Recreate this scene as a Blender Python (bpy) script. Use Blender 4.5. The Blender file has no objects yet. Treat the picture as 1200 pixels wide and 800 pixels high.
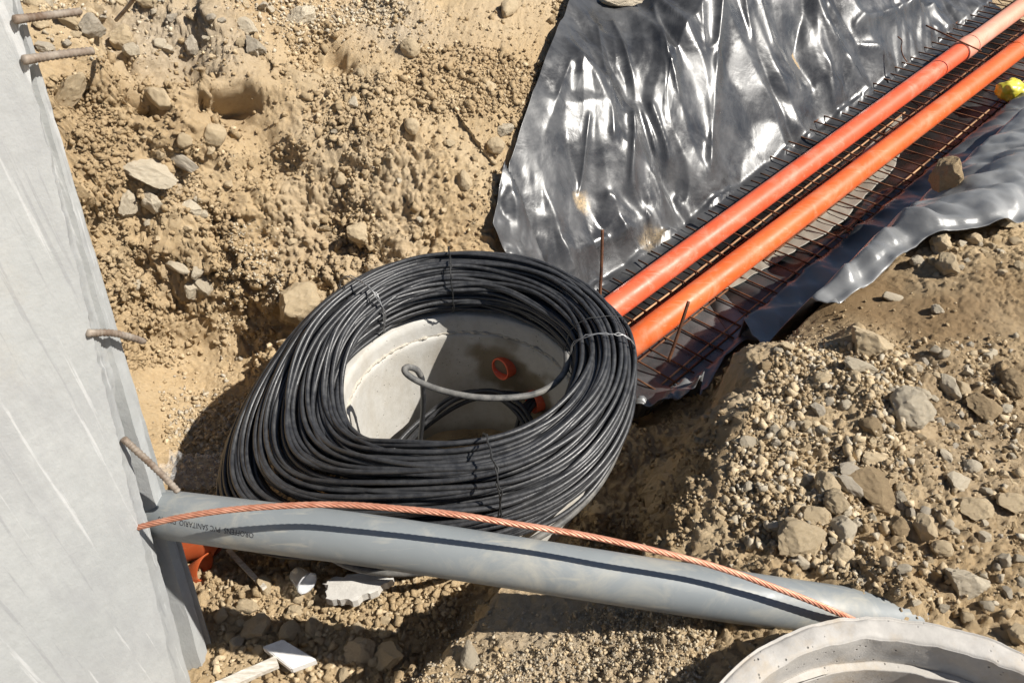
import bpy, bmesh, math, random
import numpy as np
from mathutils import Vector, Matrix, noise as mnoise
R_ = math.radians
sc = bpy.context.scene
COL = sc.collection
rng = np.random.default_rng(7)
random.seed(7)

# ------------------------------------------------------------------ camera, sky, sun, exposure
F = 867.0; PITCH = R_(40.1); CAMH = 1.6
cam = bpy.data.cameras.new('camera'); camo = bpy.data.objects.new('camera', cam); COL.objects.link(camo)
camo.location = (0, 0, CAMH); camo.rotation_euler = (math.pi/2 - PITCH, 0, 0)
cam.sensor_width = 36; cam.lens = F/1200*36; cam.clip_start = 0.05; cam.clip_end = 500
sc.camera = camo
SUN_EL, SUN_AZ = 46.0, -13.0          # azimuth counted from +X towards +Y
world = bpy.data.worlds.new('World'); sc.world = world; world.use_nodes = True
wn = world.node_tree
sky = wn.nodes.new('ShaderNodeTexSky'); sky.sky_type = 'NISHITA'; sky.sun_disc = False
sky.sun_elevation = R_(SUN_EL); sky.sun_rotation = R_(90 - SUN_AZ); sky.altitude = 600
wn.links.new(sky.outputs[0], wn.nodes['Background'].inputs[0]); wn.nodes['Background'].inputs[1].default_value = 0.05
sl = bpy.data.lights.new('sun', 'SUN'); sl.energy = 5.0; sl.angle = R_(0.53); sl.color = (1.0, 0.955, 0.88)
so = bpy.data.objects.new('sun', sl); COL.objects.link(so)
sd = Vector((math.cos(R_(SUN_EL))*math.cos(R_(SUN_AZ)), math.cos(R_(SUN_EL))*math.sin(R_(SUN_AZ)), math.sin(R_(SUN_EL))))
so.rotation_euler = sd.to_track_quat('Z', 'Y').to_euler(); so.location = sd*20
vs = sc.view_settings; vs.view_transform = 'Standard'; vs.look = 'None'; vs.exposure = 0.55; vs.gamma = 1; vs.use_curve_mapping = False

# ------------------------------------------------------------------ survey helpers (turn sightings into real positions)
S_, C_ = math.sin(PITCH), math.cos(PITCH)
def ray(u, v):
    x = (u-600)/F; y = (v-400)/F
    return np.array([x, C_ - S_*y, -S_ - C_*y])
def D(u, v, d): return ray(u, v)*d + np.array([0, 0, CAMH])
def Z(u, v, z):
    r = ray(u, v); return r*((z-CAMH)/r[2]) + np.array([0, 0, CAMH])

# ------------------------------------------------------------------ mesh helpers
def mesh(name, verts, faces, mat=None, smooth=True):
    me = bpy.data.meshes.new(name)
    if isinstance(faces, np.ndarray):
        n = faces.shape[1]; nf = len(faces); verts = np.asarray(verts, np.float32)
        me.vertices.add(len(verts)); me.vertices.foreach_set('co', verts.ravel())
        me.loops.add(nf*n); me.loops.foreach_set('vertex_index', faces.astype(np.int32).ravel())
        me.polygons.add(nf); me.polygons.foreach_set('loop_start', np.arange(0, nf*n, n, dtype=np.int32))
        me.update(calc_edges=True)
    else:
        me.from_pydata([tuple(map(float, v)) for v in verts], [], faces)
    if smooth: me.polygons.foreach_set('use_smooth', np.ones(len(me.polygons), bool))
    if mat: me.materials.append(mat)
    me.update()
    return me
def tag(o, label=None, cat=None, group=None, kind=None):
    if label: o['label'] = label
    if cat: o['category'] = cat
    if group: o['group'] = group
    if kind: o['kind'] = kind
    return o
def obj(name, me):
    o = bpy.data.objects.new(name, me); COL.objects.link(o); return o
def root(name, loc, label, cat, group=None):
    o = obj(name, None); o.location = tuple(map(float, loc)); o.empty_display_size = .05
    return tag(o, label, cat, group)
def part(r, name, verts, faces, mat, smooth=True, parent=None):
    v = np.asarray(verts, float) - np.array(r.location)
    o = obj(name, mesh(name, v, faces, mat, smooth)); o.parent = parent or r
    return o
def solo(name, verts, faces, mat, label=None, cat=None, smooth=True, group=None, kind=None):
    v = np.asarray(verts, float); c = v.mean(0); c[2] = v[:, 2].min()
    o = obj(name, mesh(name, v - c, faces, mat, smooth)); o.location = tuple(c)
    return tag(o, label, cat, group, kind)
def resample(pts, n):
    pts = np.asarray(pts, float); P = np.vstack([2*pts[0]-pts[1], pts, 2*pts[-1]-pts[-2]])
    m = len(pts)-1; out = []
    for t in np.linspace(0, m, n):
        i = min(int(t), m-1); f = t-i
        p0, p1, p2, p3 = P[i], P[i+1], P[i+2], P[i+3]
        out.append(.5*((2*p1) + (-p0+p2)*f + (2*p0-5*p1+4*p2-p3)*f*f + (-p0+3*p1-3*p2+p3)*f**3))
    return np.array(out)
def frames(P, closed=False):
    n = len(P)
    T = np.roll(P, -1, 0) - np.roll(P, 1, 0) if closed else np.gradient(P, axis=0)
    T /= np.linalg.norm(T, axis=1)[:, None] + 1e-12
    up = np.array([0, 0, 1.0]) if abs(T[0][2]) < .9 else np.array([1.0, 0, 0])
    N = np.zeros_like(P); a = np.cross(T[0], up); a /= np.linalg.norm(a); N[0] = a
    for i in range(1, n):
        a = N[i-1] - T[i]*np.dot(N[i-1], T[i]); N[i] = a/np.linalg.norm(a)
    B = np.cross(T, N)
    return T, N, B
def tube(P, r, seg=8, closed=False, cap=True):
    P = np.asarray(P, float); n = len(P)
    T, N, B = frames(P, closed)
    r = np.broadcast_to(np.asarray(r, float), (n,)) if np.ndim(r) < 2 else r
    th = np.linspace(0, 2*np.pi, seg, endpoint=False)
    if np.ndim(r) < 2: rr = r[:, None]*np.ones(seg)
    else: rr = r
    V = P[:, None] + rr[..., None]*(np.cos(th)[None, :, None]*N[:, None] + np.sin(th)[None, :, None]*B[:, None])
    V = V.reshape(-1, 3); Fs = []
    m = n if closed else n-1
    for i in range(m):
        j = (i+1) % n
        for k in range(seg):
            l = (k+1) % seg
            Fs.append((i*seg+k, i*seg+l, j*seg+l, j*seg+k))
    if cap and not closed:
        Fs.append(tuple(range(seg-1, -1, -1))); Fs.append(tuple((n-1)*seg+k for k in range(seg)))
    return V, Fs
def rebar(P, r):
    """deformed bar: slanting ribs wind round the shaft"""
    P = np.asarray(P, float); L = np.linalg.norm(np.diff(P, axis=0), axis=1).sum()
    n = max(int(L/(r*.36)), 8); P = resample(P, n); seg = 12
    s = np.linspace(0, L, n)[:, None]; th = np.linspace(0, 2*np.pi, seg, endpoint=False)[None]
    ph = s/(r*1.25)*2*np.pi + 1.1*np.cos(th)*1.5
    rr = r*(.90 + .22*np.clip(np.sin(ph)*1.6, 0, 1)*(np.abs(np.sin(th)) > .1) + .10*(np.abs(np.cos(th)) > .98))
    return tube(P, rr, seg)
def lathe(prof, c, seg=96, arc=None, jitter=None):
    prof = np.asarray(prof, float); th = np.linspace(0, 2*np.pi, seg, endpoint=False); m = len(prof)
    V = np.zeros((seg, m, 3))
    V[..., 0] = c[0] + np.cos(th)[:, None]*prof[None, :, 0]; V[..., 1] = c[1] + np.sin(th)[:, None]*prof[None, :, 0]; V[..., 2] = c[2] + prof[None, :, 1]
    if jitter is not None: V = jitter(V)
    Fs = []
    for i in range(seg):
        j = (i+1) % seg
        for k in range(m-1): Fs.append((i*m+k, j*m+k, j*m+k+1, i*m+k+1))
    return V.reshape(-1, 3), Fs
def grid_faces(n, m):
    i = np.arange(n-1)[:, None]; j = np.arange(m-1)[None]
    a = (i*m + j).ravel()
    return np.stack([a, a+m, a+m+1, a+1], 1)

# ------------------------------------------------------------------ vector noise
def _h(ix, iy, iz, s):
    h = (ix.astype(np.int64)*374761393 + iy.astype(np.int64)*668265263 + iz.astype(np.int64)*2147483647*3 + s*974634221) & 0xffffffff
    h = ((h ^ (h >> 13))*1274126177) & 0xffffffff
    return ((h ^ (h >> 16)) & 0xffffff)/float(0x1000000)
def vnoise(P, s=0):
    I = np.floor(P); f = P-I; I = I.astype(np.int64); f = f*f*f*(f*(f*6-15)+10)
    r = 0
    for dx in (0, 1):
        wx = f[:, 0] if dx else 1-f[:, 0]
        for dy in (0, 1):
            wy = f[:, 1] if dy else 1-f[:, 1]
            for dz in (0, 1):
                wz = f[:, 2] if dz else 1-f[:, 2]
                r = r + wx*wy*wz*_h(I[:, 0]+dx, I[:, 1]+dy, I[:, 2]+dz, s)
    return r*2-1
def fbm(P, o=4, s=0, g=.5):
    a = 1; r = 0; k = 1.0
    for i in range(o):
        r = r + a*vnoise(P*k, s+i*17); a *= g; k *= 2.03
    return r
def worley(P, s=0):
    I = np.floor(P).astype(np.int64); f = P-I
    d1 = np.full(len(P), 9.0)
    for dx in (-1, 0, 1):
        for dy in (-1, 0, 1):
            for dz in (-1, 0, 1):
                a, b, c = I[:, 0]+dx, I[:, 1]+dy, I[:, 2]+dz
                q = (dx+_h(a, b, c, s)-f[:, 0])**2 + (dy+_h(a, b, c, s+1)-f[:, 1])**2 + (dz+_h(a, b, c, s+2)-f[:, 2])**2
                q = q/(.45+.55*_h(a, b, c, s+3))
                d1 = np.minimum(d1, q)
    return np.sqrt(d1)

def chunks(P, s=0):
    """blocky clods: a random height per cell, falling off in the joints between cells"""
    I = np.floor(P).astype(np.int64); f = P-I
    d1 = np.full(len(P), 9.0); d2 = d1.copy(); val = np.zeros(len(P))
    for dx in (-1, 0, 1):
        for dy in (-1, 0, 1):
            for dz in (-1, 0, 1):
                a, b, c = I[:, 0]+dx, I[:, 1]+dy, I[:, 2]+dz
                vx, vy, vz = _h(a, b, c, s), _h(a, b, c, s+1), _h(a, b, c, s+2)
                q = (dx+vx-f[:, 0])**2 + (dy+vy-f[:, 1])**2 + (dz+vz-f[:, 2])**2
                n = q < d1; d2 = np.where(n, d1, np.minimum(d2, q))
                # each block also leans its own way
                val = np.where(n, (vx*7.3+vy*3.1) % 1 + (vy-.5)*1.1*(f[:, 0]-dx-vx) + (vz-.5)*1.1*(f[:, 1]-dy-vy) + (vx-.5)*1.1*(f[:, 2]-dz-vz), val); d1 = np.where(n, q, d1)
    return val*np.clip((np.sqrt(d2)-np.sqrt(d1))*5.0, 0, 1)**.7

# ------------------------------------------------------------------ materials
def mat(name, base, rough=.8, metal=0, spec=.3):
    m = bpy.data.materials.new(name); m.use_nodes = True
    b = m.node_tree.nodes['Principled BSDF']; b.inputs['Base Color'].default_value = (*base, 1)
    b.inputs['Roughness'].default_value = rough; b.inputs['Metallic'].default_value = metal
    b.inputs['Specular IOR Level'].default_value = spec
    return m, m.node_tree, b
def nz(nt, scale, detail=6, rough=.6, coord='Object', stretch=None, dist=0):
    tc = nt.nodes.new('ShaderNodeTexCoord'); n = nt.nodes.new('ShaderNodeTexNoise')
    n.inputs['Scale'].default_value = scale; n.inputs['Detail'].default_value = detail; n.inputs['Roughness'].default_value = rough
    n.inputs['Distortion'].default_value = dist
    src = tc.outputs[coord]
    if coord == 'World':
        pass
    if stretch:
        mp = nt.nodes.new('ShaderNodeMapping'); mp.inputs['Scale'].default_value = stretch
        nt.links.new(src, mp.inputs[0]); src = mp.outputs[0]
    nt.links.new(src, n.inputs['Vector'])
    return n.outputs['Fac']
def ramp(nt, fac, stops):
    r = nt.nodes.new('ShaderNodeValToRGB'); e = r.color_ramp.elements
    while len(e) < len(stops): e.new(.5)
    for x, (p, c) in zip(e, stops):
        x.position = p; x.color = (*c, 1) if not np.isscalar(c) else (c, c, c, 1)
    nt.links.new(fac, r.inputs[0]); return r.outputs[0]
def mix(nt, fac, a, b, mode='MIX'):
    m = nt.nodes.new('ShaderNodeMix'); m.data_type = 'RGBA'; m.blend_type = mode
    for s, v in ((m.inputs[0], fac), (m.inputs[6], a), (m.inputs[7], b)):
        if hasattr(v, 'is_output'): nt.links.new(v, s)
        else: s.default_value = v if np.isscalar(v) else (*v, 1)
    return m.outputs[2]
def bump(nt, b, h, strength=.3, dist=.01):
    n = nt.nodes.new('ShaderNodeBump'); n.inputs['Strength'].default_value = strength; n.inputs['Distance'].default_value = dist
    nt.links.new(h, n.inputs['Height'])
    old = b.inputs['Normal'].links
    if old: nt.links.new(old[0].from_socket, n.inputs['Normal'])
    nt.links.new(n.outputs[0], b.inputs['Normal'])
def rnd(nt):
    return nt.nodes.new('ShaderNodeObjectInfo').outputs['Random']

M = {}
# soil
m, nt, b = mat('soil', (.4, .3, .18), .95, 0, .1); M['soil'] = m
c = ramp(nt, nz(nt, 2.2, 8, .62), [(.28, (.45, .315, .17)), (.5, (.54, .395, .225)), (.72, (.60, .47, .30))])
c = mix(nt, ramp(nt, nz(nt, 70, 5, .7), [(.35, .0), (.75, .55)]), c, (.54, .43, .29))
c = mix(nt, ramp(nt, nz(nt, 33, 5, .7), [(.52, .0), (.75, .45)]), c, (.30, .195, .10))
at = nt.nodes.new('ShaderNodeAttribute'); at.attribute_name = 'gravel_dust'
c = mix(nt, at.outputs['Fac'], c, ramp(nt, nz(nt, 60, 6, .7), [(.3, (.42, .335, .23)), (.7, (.58, .49, .37))]))
dp = nt.nodes.new('ShaderNodeAttribute'); dp.attribute_name = 'darker'; c = mix(nt, dp.outputs['Fac'], c, (.215, .135, .066))  # turns the soil darker brown over the marked patches
nt.links.new(c, b.inputs['Base Color'])
bump(nt, b, nz(nt, 60, 9, .8), .8, .016); bump(nt, b, nz(nt, 300, 5, .75), .75, .004)
# stones
def stone_mat(name, lo, hi, dust=(.46, .34, .2), amount=.45):
    m, nt, b = mat(name, lo, .92, 0, .15); M[name] = m
    c = ramp(nt, nz(nt, 9, 8, .65), [(.3, lo), (.7, hi)])
    v = nt.nodes.new('ShaderNodeHueSaturation'); nt.links.new(c, v.inputs['Color'])
    mm = nt.nodes.new('ShaderNodeMapRange'); mm.inputs[3].default_value = .82; mm.inputs[4].default_value = 1.14
    ta = nt.nodes.new('ShaderNodeAttribute'); ta.attribute_name = 'tone'; ad = nt.nodes.new('ShaderNodeMath'); ad.operation = 'ADD'; nt.links.new(rnd(nt), ad.inputs[0]); nt.links.new(ta.outputs['Fac'], ad.inputs[1])
    fr_ = nt.nodes.new('ShaderNodeMath'); fr_.operation = 'FRACT'; nt.links.new(ad.outputs[0], fr_.inputs[0]); nt.links.new(fr_.outputs[0], mm.inputs[0]); nt.links.new(mm.outputs[0], v.inputs['Value']); c = v.outputs[0]
    c = mix(nt, ramp(nt, nz(nt, 22, 6, .7), [(.42, .0), (.62, amount)]), c, dust)
    nt.links.new(c, b.inputs['Base Color'])
    bump(nt, b, nz(nt, 45, 9, .75), .7, .012); bump(nt, b, nz(nt, 220, 5, .75), .6, .004)
stone_mat('stone_tan', (.56, .435, .27), (.66, .54, .37), (.62, .475, .295), amount=.6)
stone_mat('stone_pale', (.54, .465, .345), (.66, .585, .46), (.60, .48, .32))
stone_mat('stone_grey', (.42, .375, .305), (.56, .50, .41), (.55, .44, .29), amount=.5)
stone_mat('stone_brown', (.30, .215, .125), (.42, .315, .19), amount=.4)
# concrete
def concrete(name, lo, hi, streak=None, pits=True, stain=None):
    m, nt, b = mat(name, lo, .88, 0, .2); M[name] = m
    c = ramp(nt, nz(nt, 3.5, 8, .6), [(.3, lo), (.7, hi)])
    c = mix(nt, ramp(nt, nz(nt, 45, 5, .7), [(.4, .0), (.8, .35)]), c, tuple(x*.72 for x in lo))
    if streak:
        c = mix(nt, ramp(nt, nz(nt, 5, 10, .72, 'Object', (2.2, 2.2, .7), .3), [(.46, .0), (.62, .55)]), c, (.335, .34, .345))
        c = mix(nt, ramp(nt, nz(nt, 9, 6, .6, 'Object', (6, 6, .22), .15), [(.60, .0), (.64, .6)]), c, (.30, .305, .31))
        c = mix(nt, ramp(nt, nz(nt, 6, 6, .6, 'Object', (8, 8, .3), .15), [(.60, .0), (.65, .5)]), c, (.62, .625, .62))
        c = mix(nt, ramp(nt, nz(nt, 1.6, 9, .75), [(.56, .0), (.70, .4)]), c, (.45, .415, .35))
        bump(nt, b, nz(nt, 14, 9, .75, 'Object', (2, 2, .7)), .25, .01)
    if stain: c = stain(nt, c)
    nt.links.new(c, b.inputs['Base Color'])
    if pits:
        v = nt.nodes.new('ShaderNodeTexVoronoi'); v.inputs['Scale'].default_value = 55
        tc = nt.nodes.new('ShaderNodeTexCoord'); nt.links.new(tc.outputs['Object'], v.inputs['Vector'])
        p = ramp(nt, v.outputs['Distance'], [(.05, 0.0), (.16, 1.0)])
        pn = mix(nt, ramp(nt, nz(nt, 11, 3, .5), [(.46, 0.0), (.58, 1.0)]), (1, 1, 1), p)
        bump(nt, b, pn, .55, .006); c2 = mix(nt, pn, tuple(x*.35 for x in lo), c); nt.links.new(c2, b.inputs['Base Color'])
    bump(nt, b, nz(nt, 130, 6, .7), .25, .004)
concrete('wall_concrete', (.37, .38, .376), (.445, .455, .45), streak=True, pits=False)
def darker(nt, c):   # damp wet ring round the two pipe outlets
    at = nt.nodes.new('ShaderNodeAttribute'); at.attribute_name = 'darker'
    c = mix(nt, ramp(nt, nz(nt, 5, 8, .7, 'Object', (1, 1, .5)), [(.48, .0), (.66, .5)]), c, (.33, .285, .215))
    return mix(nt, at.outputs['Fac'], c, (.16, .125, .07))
concrete('ring_concrete', (.44, .425, .39), (.55, .535, .50), stain=darker)
concrete('rim_concrete', (.36, .34, .31), (.54, .51, .47), stain=lambda nt, c: mix(nt, ramp(nt, nz(nt, 8, 8, .72), [(.5, .0), (.68, .6)]), c, (.44, .35, .24)))
m, nt, b = mat('mortar', (.5, .46, .39), .95); M['mortar'] = m; bump(nt, b, nz(nt, 120, 6, .7), .8, .008)
# cable
m, nt, b = mat('cable_black', (.022, .023, .026), .36, 0, .5); M['cable'] = m
dust = ramp(nt, nz(nt, 38, 9, .72), [(.40, .05), (.85, .30)])
c = mix(nt, dust, (.015, .016, .019), (.20, .198, .195)); nt.links.new(c, b.inputs['Base Color'])
nt.links.new(ramp(nt, nz(nt, 38, 9, .72), [(.35, .3), (.75, .6)]), b.inputs['Roughness'])
bump(nt, b, nz(nt, 160, 4, .6), .2, .003)
m, nt, b = mat('cable_grey', (.10, .10, .098), .5); M['cable_grey'] = m
nt.links.new(ramp(nt, nz(nt, 30, 5, .7), [(.35, (.07, .07, .07)), (.7, (.23, .22, .2))]), b.inputs['Base Color'])
# pvc
def pvc(name, lo, hi, dustc, amount, rough=.38, scratch=True):
    m, nt, b = mat(name, lo, rough, 0, .45); M[name] = m
    c = ramp(nt, nz(nt, 4, 6, .6), [(.3, lo), (.7, hi)])
    c = mix(nt, ramp(nt, nz(nt, 7, 8, .7, dist=.8), [(.5, .0), (.7, amount)]), c, dustc)
    if scratch: c = mix(nt, ramp(nt, nz(nt, 60, 3, .5, 'Object', (.12, 1, 1)), [(.62, .0), (.7, .4)]), c, dustc)
    nt.links.new(c, b.inputs['Base Color'])
    nt.links.new(ramp(nt, nz(nt, 11, 6, .7), [(.3, rough-.06), (.7, rough+.2)]), b.inputs['Roughness'])
    bump(nt, b, nz(nt, 14, 3, .5), .06, .01)
pvc('pvc_grey', (.185, .202, .208), (.225, .242, .247), (.40, .375, .31), .6, .46)
pvc('pvc_orange', (.72, .115, .022), (.78, .155, .04), (.66, .30, .17), .6, .42)
pvc('pvc_red', (.76, .10, .034), (.78, .14, .06), (.72, .30, .20), .6, .4)
pvc('pvc_pink', (.78, .30, .19), (.80, .36, .25), (.72, .45, .35), .5, .45)
pvc('pvc_orange_shaded', (.36, .06, .015), (.42, .085, .02), (.4, .2, .1), .5, .55)  # orange pvc darkened in its base colour for the shade it lies in
# metals
m, nt, b = mat('copper', (.62, .29, .18), .45, .35, .4); M['copper'] = m
nt.links.new(ramp(nt, nz(nt, 40, 5, .6), [(.3, (.50, .2, .12)), (.7, (.74, .38, .26))]), b.inputs['Base Color'])
m, nt, b = mat('rusty_wire', (.13, .055, .028), .75, .25); M['rust'] = m
nt.links.new(ramp(nt, nz(nt, 14, 5, .7), [(.35, (.055, .024, .015)), (.55, (.16, .07, .035)), (.75, (.36, .2, .1))]), b.inputs['Base Color'])
m, nt, b = mat('tan_wire', (.42, .25, .13), .7, .2); M['tan_wire'] = m
nt.links.new(ramp(nt, nz(nt, 9, 5, .7), [(.35, (.2, .1, .05)), (.6, (.5, .31, .17))]), b.inputs['Base Color'])
m, nt, b = mat('rebar_grey', (.3, .27, .24), .7, .35); M['rebar'] = m
nt.links.new(ramp(nt, nz(nt, 16, 5, .7), [(.35, (.17, .115, .08)), (.6, (.38, .33, .275))]), b.inputs['Base Color'])
m, nt, b = mat('tie_wire', (.33, .33, .33), .45, .7); M['tie'] = m
m, nt, b = mat('tie_dark', (.03, .03, .03), .5); M['tie_dark'] = m
# plastic sheet
def sheet_mat(name, base, dustlo, dustc, rough):
    m, nt, b = mat(name, base, rough, 0, .62); M[name] = m
    d1 = ramp(nt, nz(nt, 4.5, 10, .68, dist=.4), [(.34, dustlo), (.58, .5), (.8, .95)])
    c = mix(nt, d1, base, dustc)
    ad = nt.nodes.new('ShaderNodeAttribute'); ad.attribute_name = 'dusty'; c = mix(nt, ad.outputs['Fac'], c, (.26, .262, .26))  # paler lip: dust plus a silvery sky sheen put into the colour
    ac = nt.nodes.new('ShaderNodeAttribute'); ac.attribute_name = 'clean'; c = mix(nt, ac.outputs['Fac'], c, (.010, .010, .010))
    at = nt.nodes.new('ShaderNodeAttribute'); at.attribute_name = 'sand'
    sm = nt.nodes.new('ShaderNodeMath'); sm.operation = 'MULTIPLY'
    nt.links.new(at.outputs['Fac'], sm.inputs[0]); nt.links.new(ramp(nt, nz(nt, 70, 5, .7), [(.35, .2), (.6, 1.0)]), sm.inputs[1])
    c = mix(nt, sm.outputs[0], c, (.46, .34, .19))
    nt.links.new(c, b.inputs['Base Color'])
    ma = nt.nodes.new('ShaderNodeMath'); ma.operation = 'MULTIPLY_ADD'; nt.links.new(ad.outputs['Fac'], ma.inputs[0]); ma.inputs[1].default_value = .12; nt.links.new(ramp(nt, nz(nt, 4.5, 10, .68, dist=.4), [(.35, rough), (.72, rough+.36)]), ma.inputs[2]); nt.links.new(ma.outputs[0], b.inputs['Roughness'])
    b.inputs['Coat Weight'].default_value = .0; b.inputs['Coat Roughness'].default_value = .10
    bump(nt, b, nz(nt, 7, 5, .5, dist=.3), .25, .02)
    return nt, b
sheet_mat('black_sheet', (.018, .018, .019), .12, (.12, .121, .123), .17)
sheet_mat('black_film', (.012, .012, .013), .0, (.09, .085, .08), .2)
sheet_mat('dusty_film', (.15, .135, .11), .4, (.36, .33, .27), .45)
m, nt, b = mat('yellow_bag', (.78, .68, .03), .35, 0, .5); M['yellow'] = m
b.inputs['Subsurface Weight'].default_value = .25; b.inputs['Subsurface Radius'].default_value = (.02, .02, .005)
nt.links.new(ramp(nt, nz(nt, 18, 4, .6), [(.35, (.66, .55, .02)), (.7, (.85, .8, .16))]), b.inputs['Base Color'])
m, nt, b = mat('white_foam', (.72, .71, .69), .9, 0, .2); M['foam'] = m
nt.links.new(ramp(nt, nz(nt, 30, 6, .7), [(.3, (.6, .58, .55)), (.6, (.78, .77, .75))]), b.inputs['Base Color']); bump(nt, b, nz(nt, 150, 3, .6), .3, .003)
m, nt, b = mat('grey_board', (.42, .40, .37), .92); M['board'] = m
nt.links.new(ramp(nt, nz(nt, 18, 6, .7), [(.3, (.42, .4, .37)), (.65, (.56, .54, .5))]), b.inputs['Base Color']); bump(nt, b, nz(nt, 90, 6, .7), .4, .005)
m, nt, b = mat('weathered_wood', (.4, .36, .3), .9); M['wood'] = m
nt.links.new(ramp(nt, nz(nt, 20, 6, .7, 'Object', (1, 6, 6)), [(.3, (.33, .28, .21)), (.65, (.66, .63, .57))]), b.inputs['Base Color']); bump(nt, b, nz(nt, 40, 6, .7), .4, .004)
m, nt, b = mat('clear_plastic', (.93, .95, .97), .1, 0, .7); M['clear'] = m
b.inputs['Transmission Weight'].default_value = .62; b.inputs['IOR'].default_value = 1.3
m, nt, b = mat('ink', (.03, .03, .035), .6); M['ink'] = m
m, nt, b = mat('pink_paint', (.62, .42, .37), .9); M['pink_paint'] = m

# ------------------------------------------------------------------ terrain: surveyed spot heights, interpolated
P1A, P1B = D(720, 359, 3.15), D(1191, 13, 4.75)       # axis of the far orange pipe
P2A, P2B = D(735, 407, 2.95), D(1195, 57, 4.45)       # axis of the near orange pipe
RC = np.array([-.155, 1.67, 0.0])                     # manhole ring centre, rim at z = 0
FC = np.array([.709, .283, .25])                      # front ring centre, rim
spots = []
for u, v, z in [(-100, 40, .82), (100, 20, .78), (250, 10, .74), (60, 62, .74), (120, 70, .70), (230, 66, .66), (330, 50, .64),
    (140, 120, .46), (240, 130, .42),
    (350, 60, .55), (400, 100, .44), (400, 200, .22), (420, 275, .05), (300, 200, .24), (300, 300, -.01), (310, 385, -.30), (200, 250, .2), (150, 300, .05), (185, 412, -.30), (240, 412, -.36), (210, 500, -.43),
    (500, 0, .62), (500, 100, .42), (530, 200, .2), (560, 275, .0), (640, 0, .52), (620, 100, .34), (470, 280, .02),
    (720, 0, .47), (700, 100, .27), (650, 200, .10), (610, 280, -.06), (650, 300, -.16), (750, 200, .0), (790, 230, -.22), (740, 290, -.3), (700, 330, -.34),
    (900, 50, .36), (850, 100, .22), (1000, 50, .29), (1000, 0, .46), (1120, 0, .34), (1080, 25, .24), (880, 150, .05), (960, 105, .1), (820, 200, -.12),
    (1180, 170, .10), (1190, 215, .17), (1195, 250, .20), (1110, 215, .0), (1190, 285, .2), (1100, 290, .16), (1030, 285, .10), (980, 300, .04), (960, 345, .05),
    (950, 378, .0), (1050, 345, .09), (1180, 335, .17), (1060, 378, .09),
    (915, 397, .14), (885, 410, .12), (1000, 402, .16), (1150, 400, .14), (1190, 480, .13), (1050, 480, .15), (950, 450, .15), (885, 465, .11),
    (855, 488, .08), (850, 470, -.32), (865, 430, -.26), (890, 395, -.12), (835, 480, -.34), (800, 470, -.36), (760, 500, -.35), (740, 560, -.36), (835, 540, .06), (805, 610, .06), (775, 650, .05),
    (790, 540, -.37), (760, 600, -.38), (745, 640, -.38),
    (800, 740, .11), (900, 690, .16), (1000, 700, .14), (1040, 712, .13), (1100, 640, .15), (950, 620, .16), (870, 630, .13), (1180, 700, .15), (1100, 560, .15), (930, 540, .15), (830, 670, .12), (990, 520, .17),
    (565, 707, .0), (650, 722, .02), (600, 780, .06), (700, 790, .10), (820, 772, .13), (498, 796, .05), (530, 748, .02),
    (480, 770, -.31), (510, 725, -.31), (535, 698, -.31), (600, 680, -.33), (690, 690, -.34),
    (300, 700, -.30), (400, 720, -.29), (300, 790, -.31), (420, 790, -.30), (450, 660, -.33),
    (700, 600, -.34), (250, 480, -.43), (280, 640, -.43), (225, 600, -.43), (640, 640, -.33)]:
    spots.append(Z(u, v, z))
for t in np.linspace(-.05, 1.6, 12):
    for A, B in ((P1A, P1B), (P2A, P2B)):
        p = A + (B-A)*t; spots.append(p - np.array([0, 0, .105]))
        if A is P1A: e_ = (B-A)/np.linalg.norm(B-A); spots.append(p + np.array([-e_[1], e_[0], 0])*.16 - np.array([0, 0, .105]))
        else: spots.append(p + np.array([e_[1], -e_[0], 0])*.22 - np.array([0, 0, .115]))
for th in range(0, 360, 30):
    spots.append(RC + np.array([.47*math.cos(R_(th)), .47*math.sin(R_(th)), -.34 if 110 < th < 330 else -.3]))
for p in [(-1.6, 2.4, .85), (-2.5, 1.2, .8), (-2.5, -.5, .6), (-1.5, .3, -.2), (-.6, .45, -.34), (.05, .3, .14), (.3, 0, .16), (0, -.8, .2), (2, -.8, .25), (1.5, .4, .14), (2.2, 1.2, .10), (2.6, 2.2, .12), (3.2, 3.2, .2),
          (4.6, 4.6, .5), (6, 3, .5), (4.5, 7.5, .65), (2.2, 6.5, .8), (0, 6, .9), (-2, 5, 1.0), (-4, 3, 1.0), (-6, 8, 1.1), (0, 12, 1.1), (8, 10, .9), (10, 0, .5), (0, -8, .3), (-10, -2, .7), (-14, 14, 1.1), (16, 14, 1.0), (14, -14, .5), (-14, -14, .6)]:
    spots.append(np.array(p))
spots = np.array(spots, float)
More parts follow.
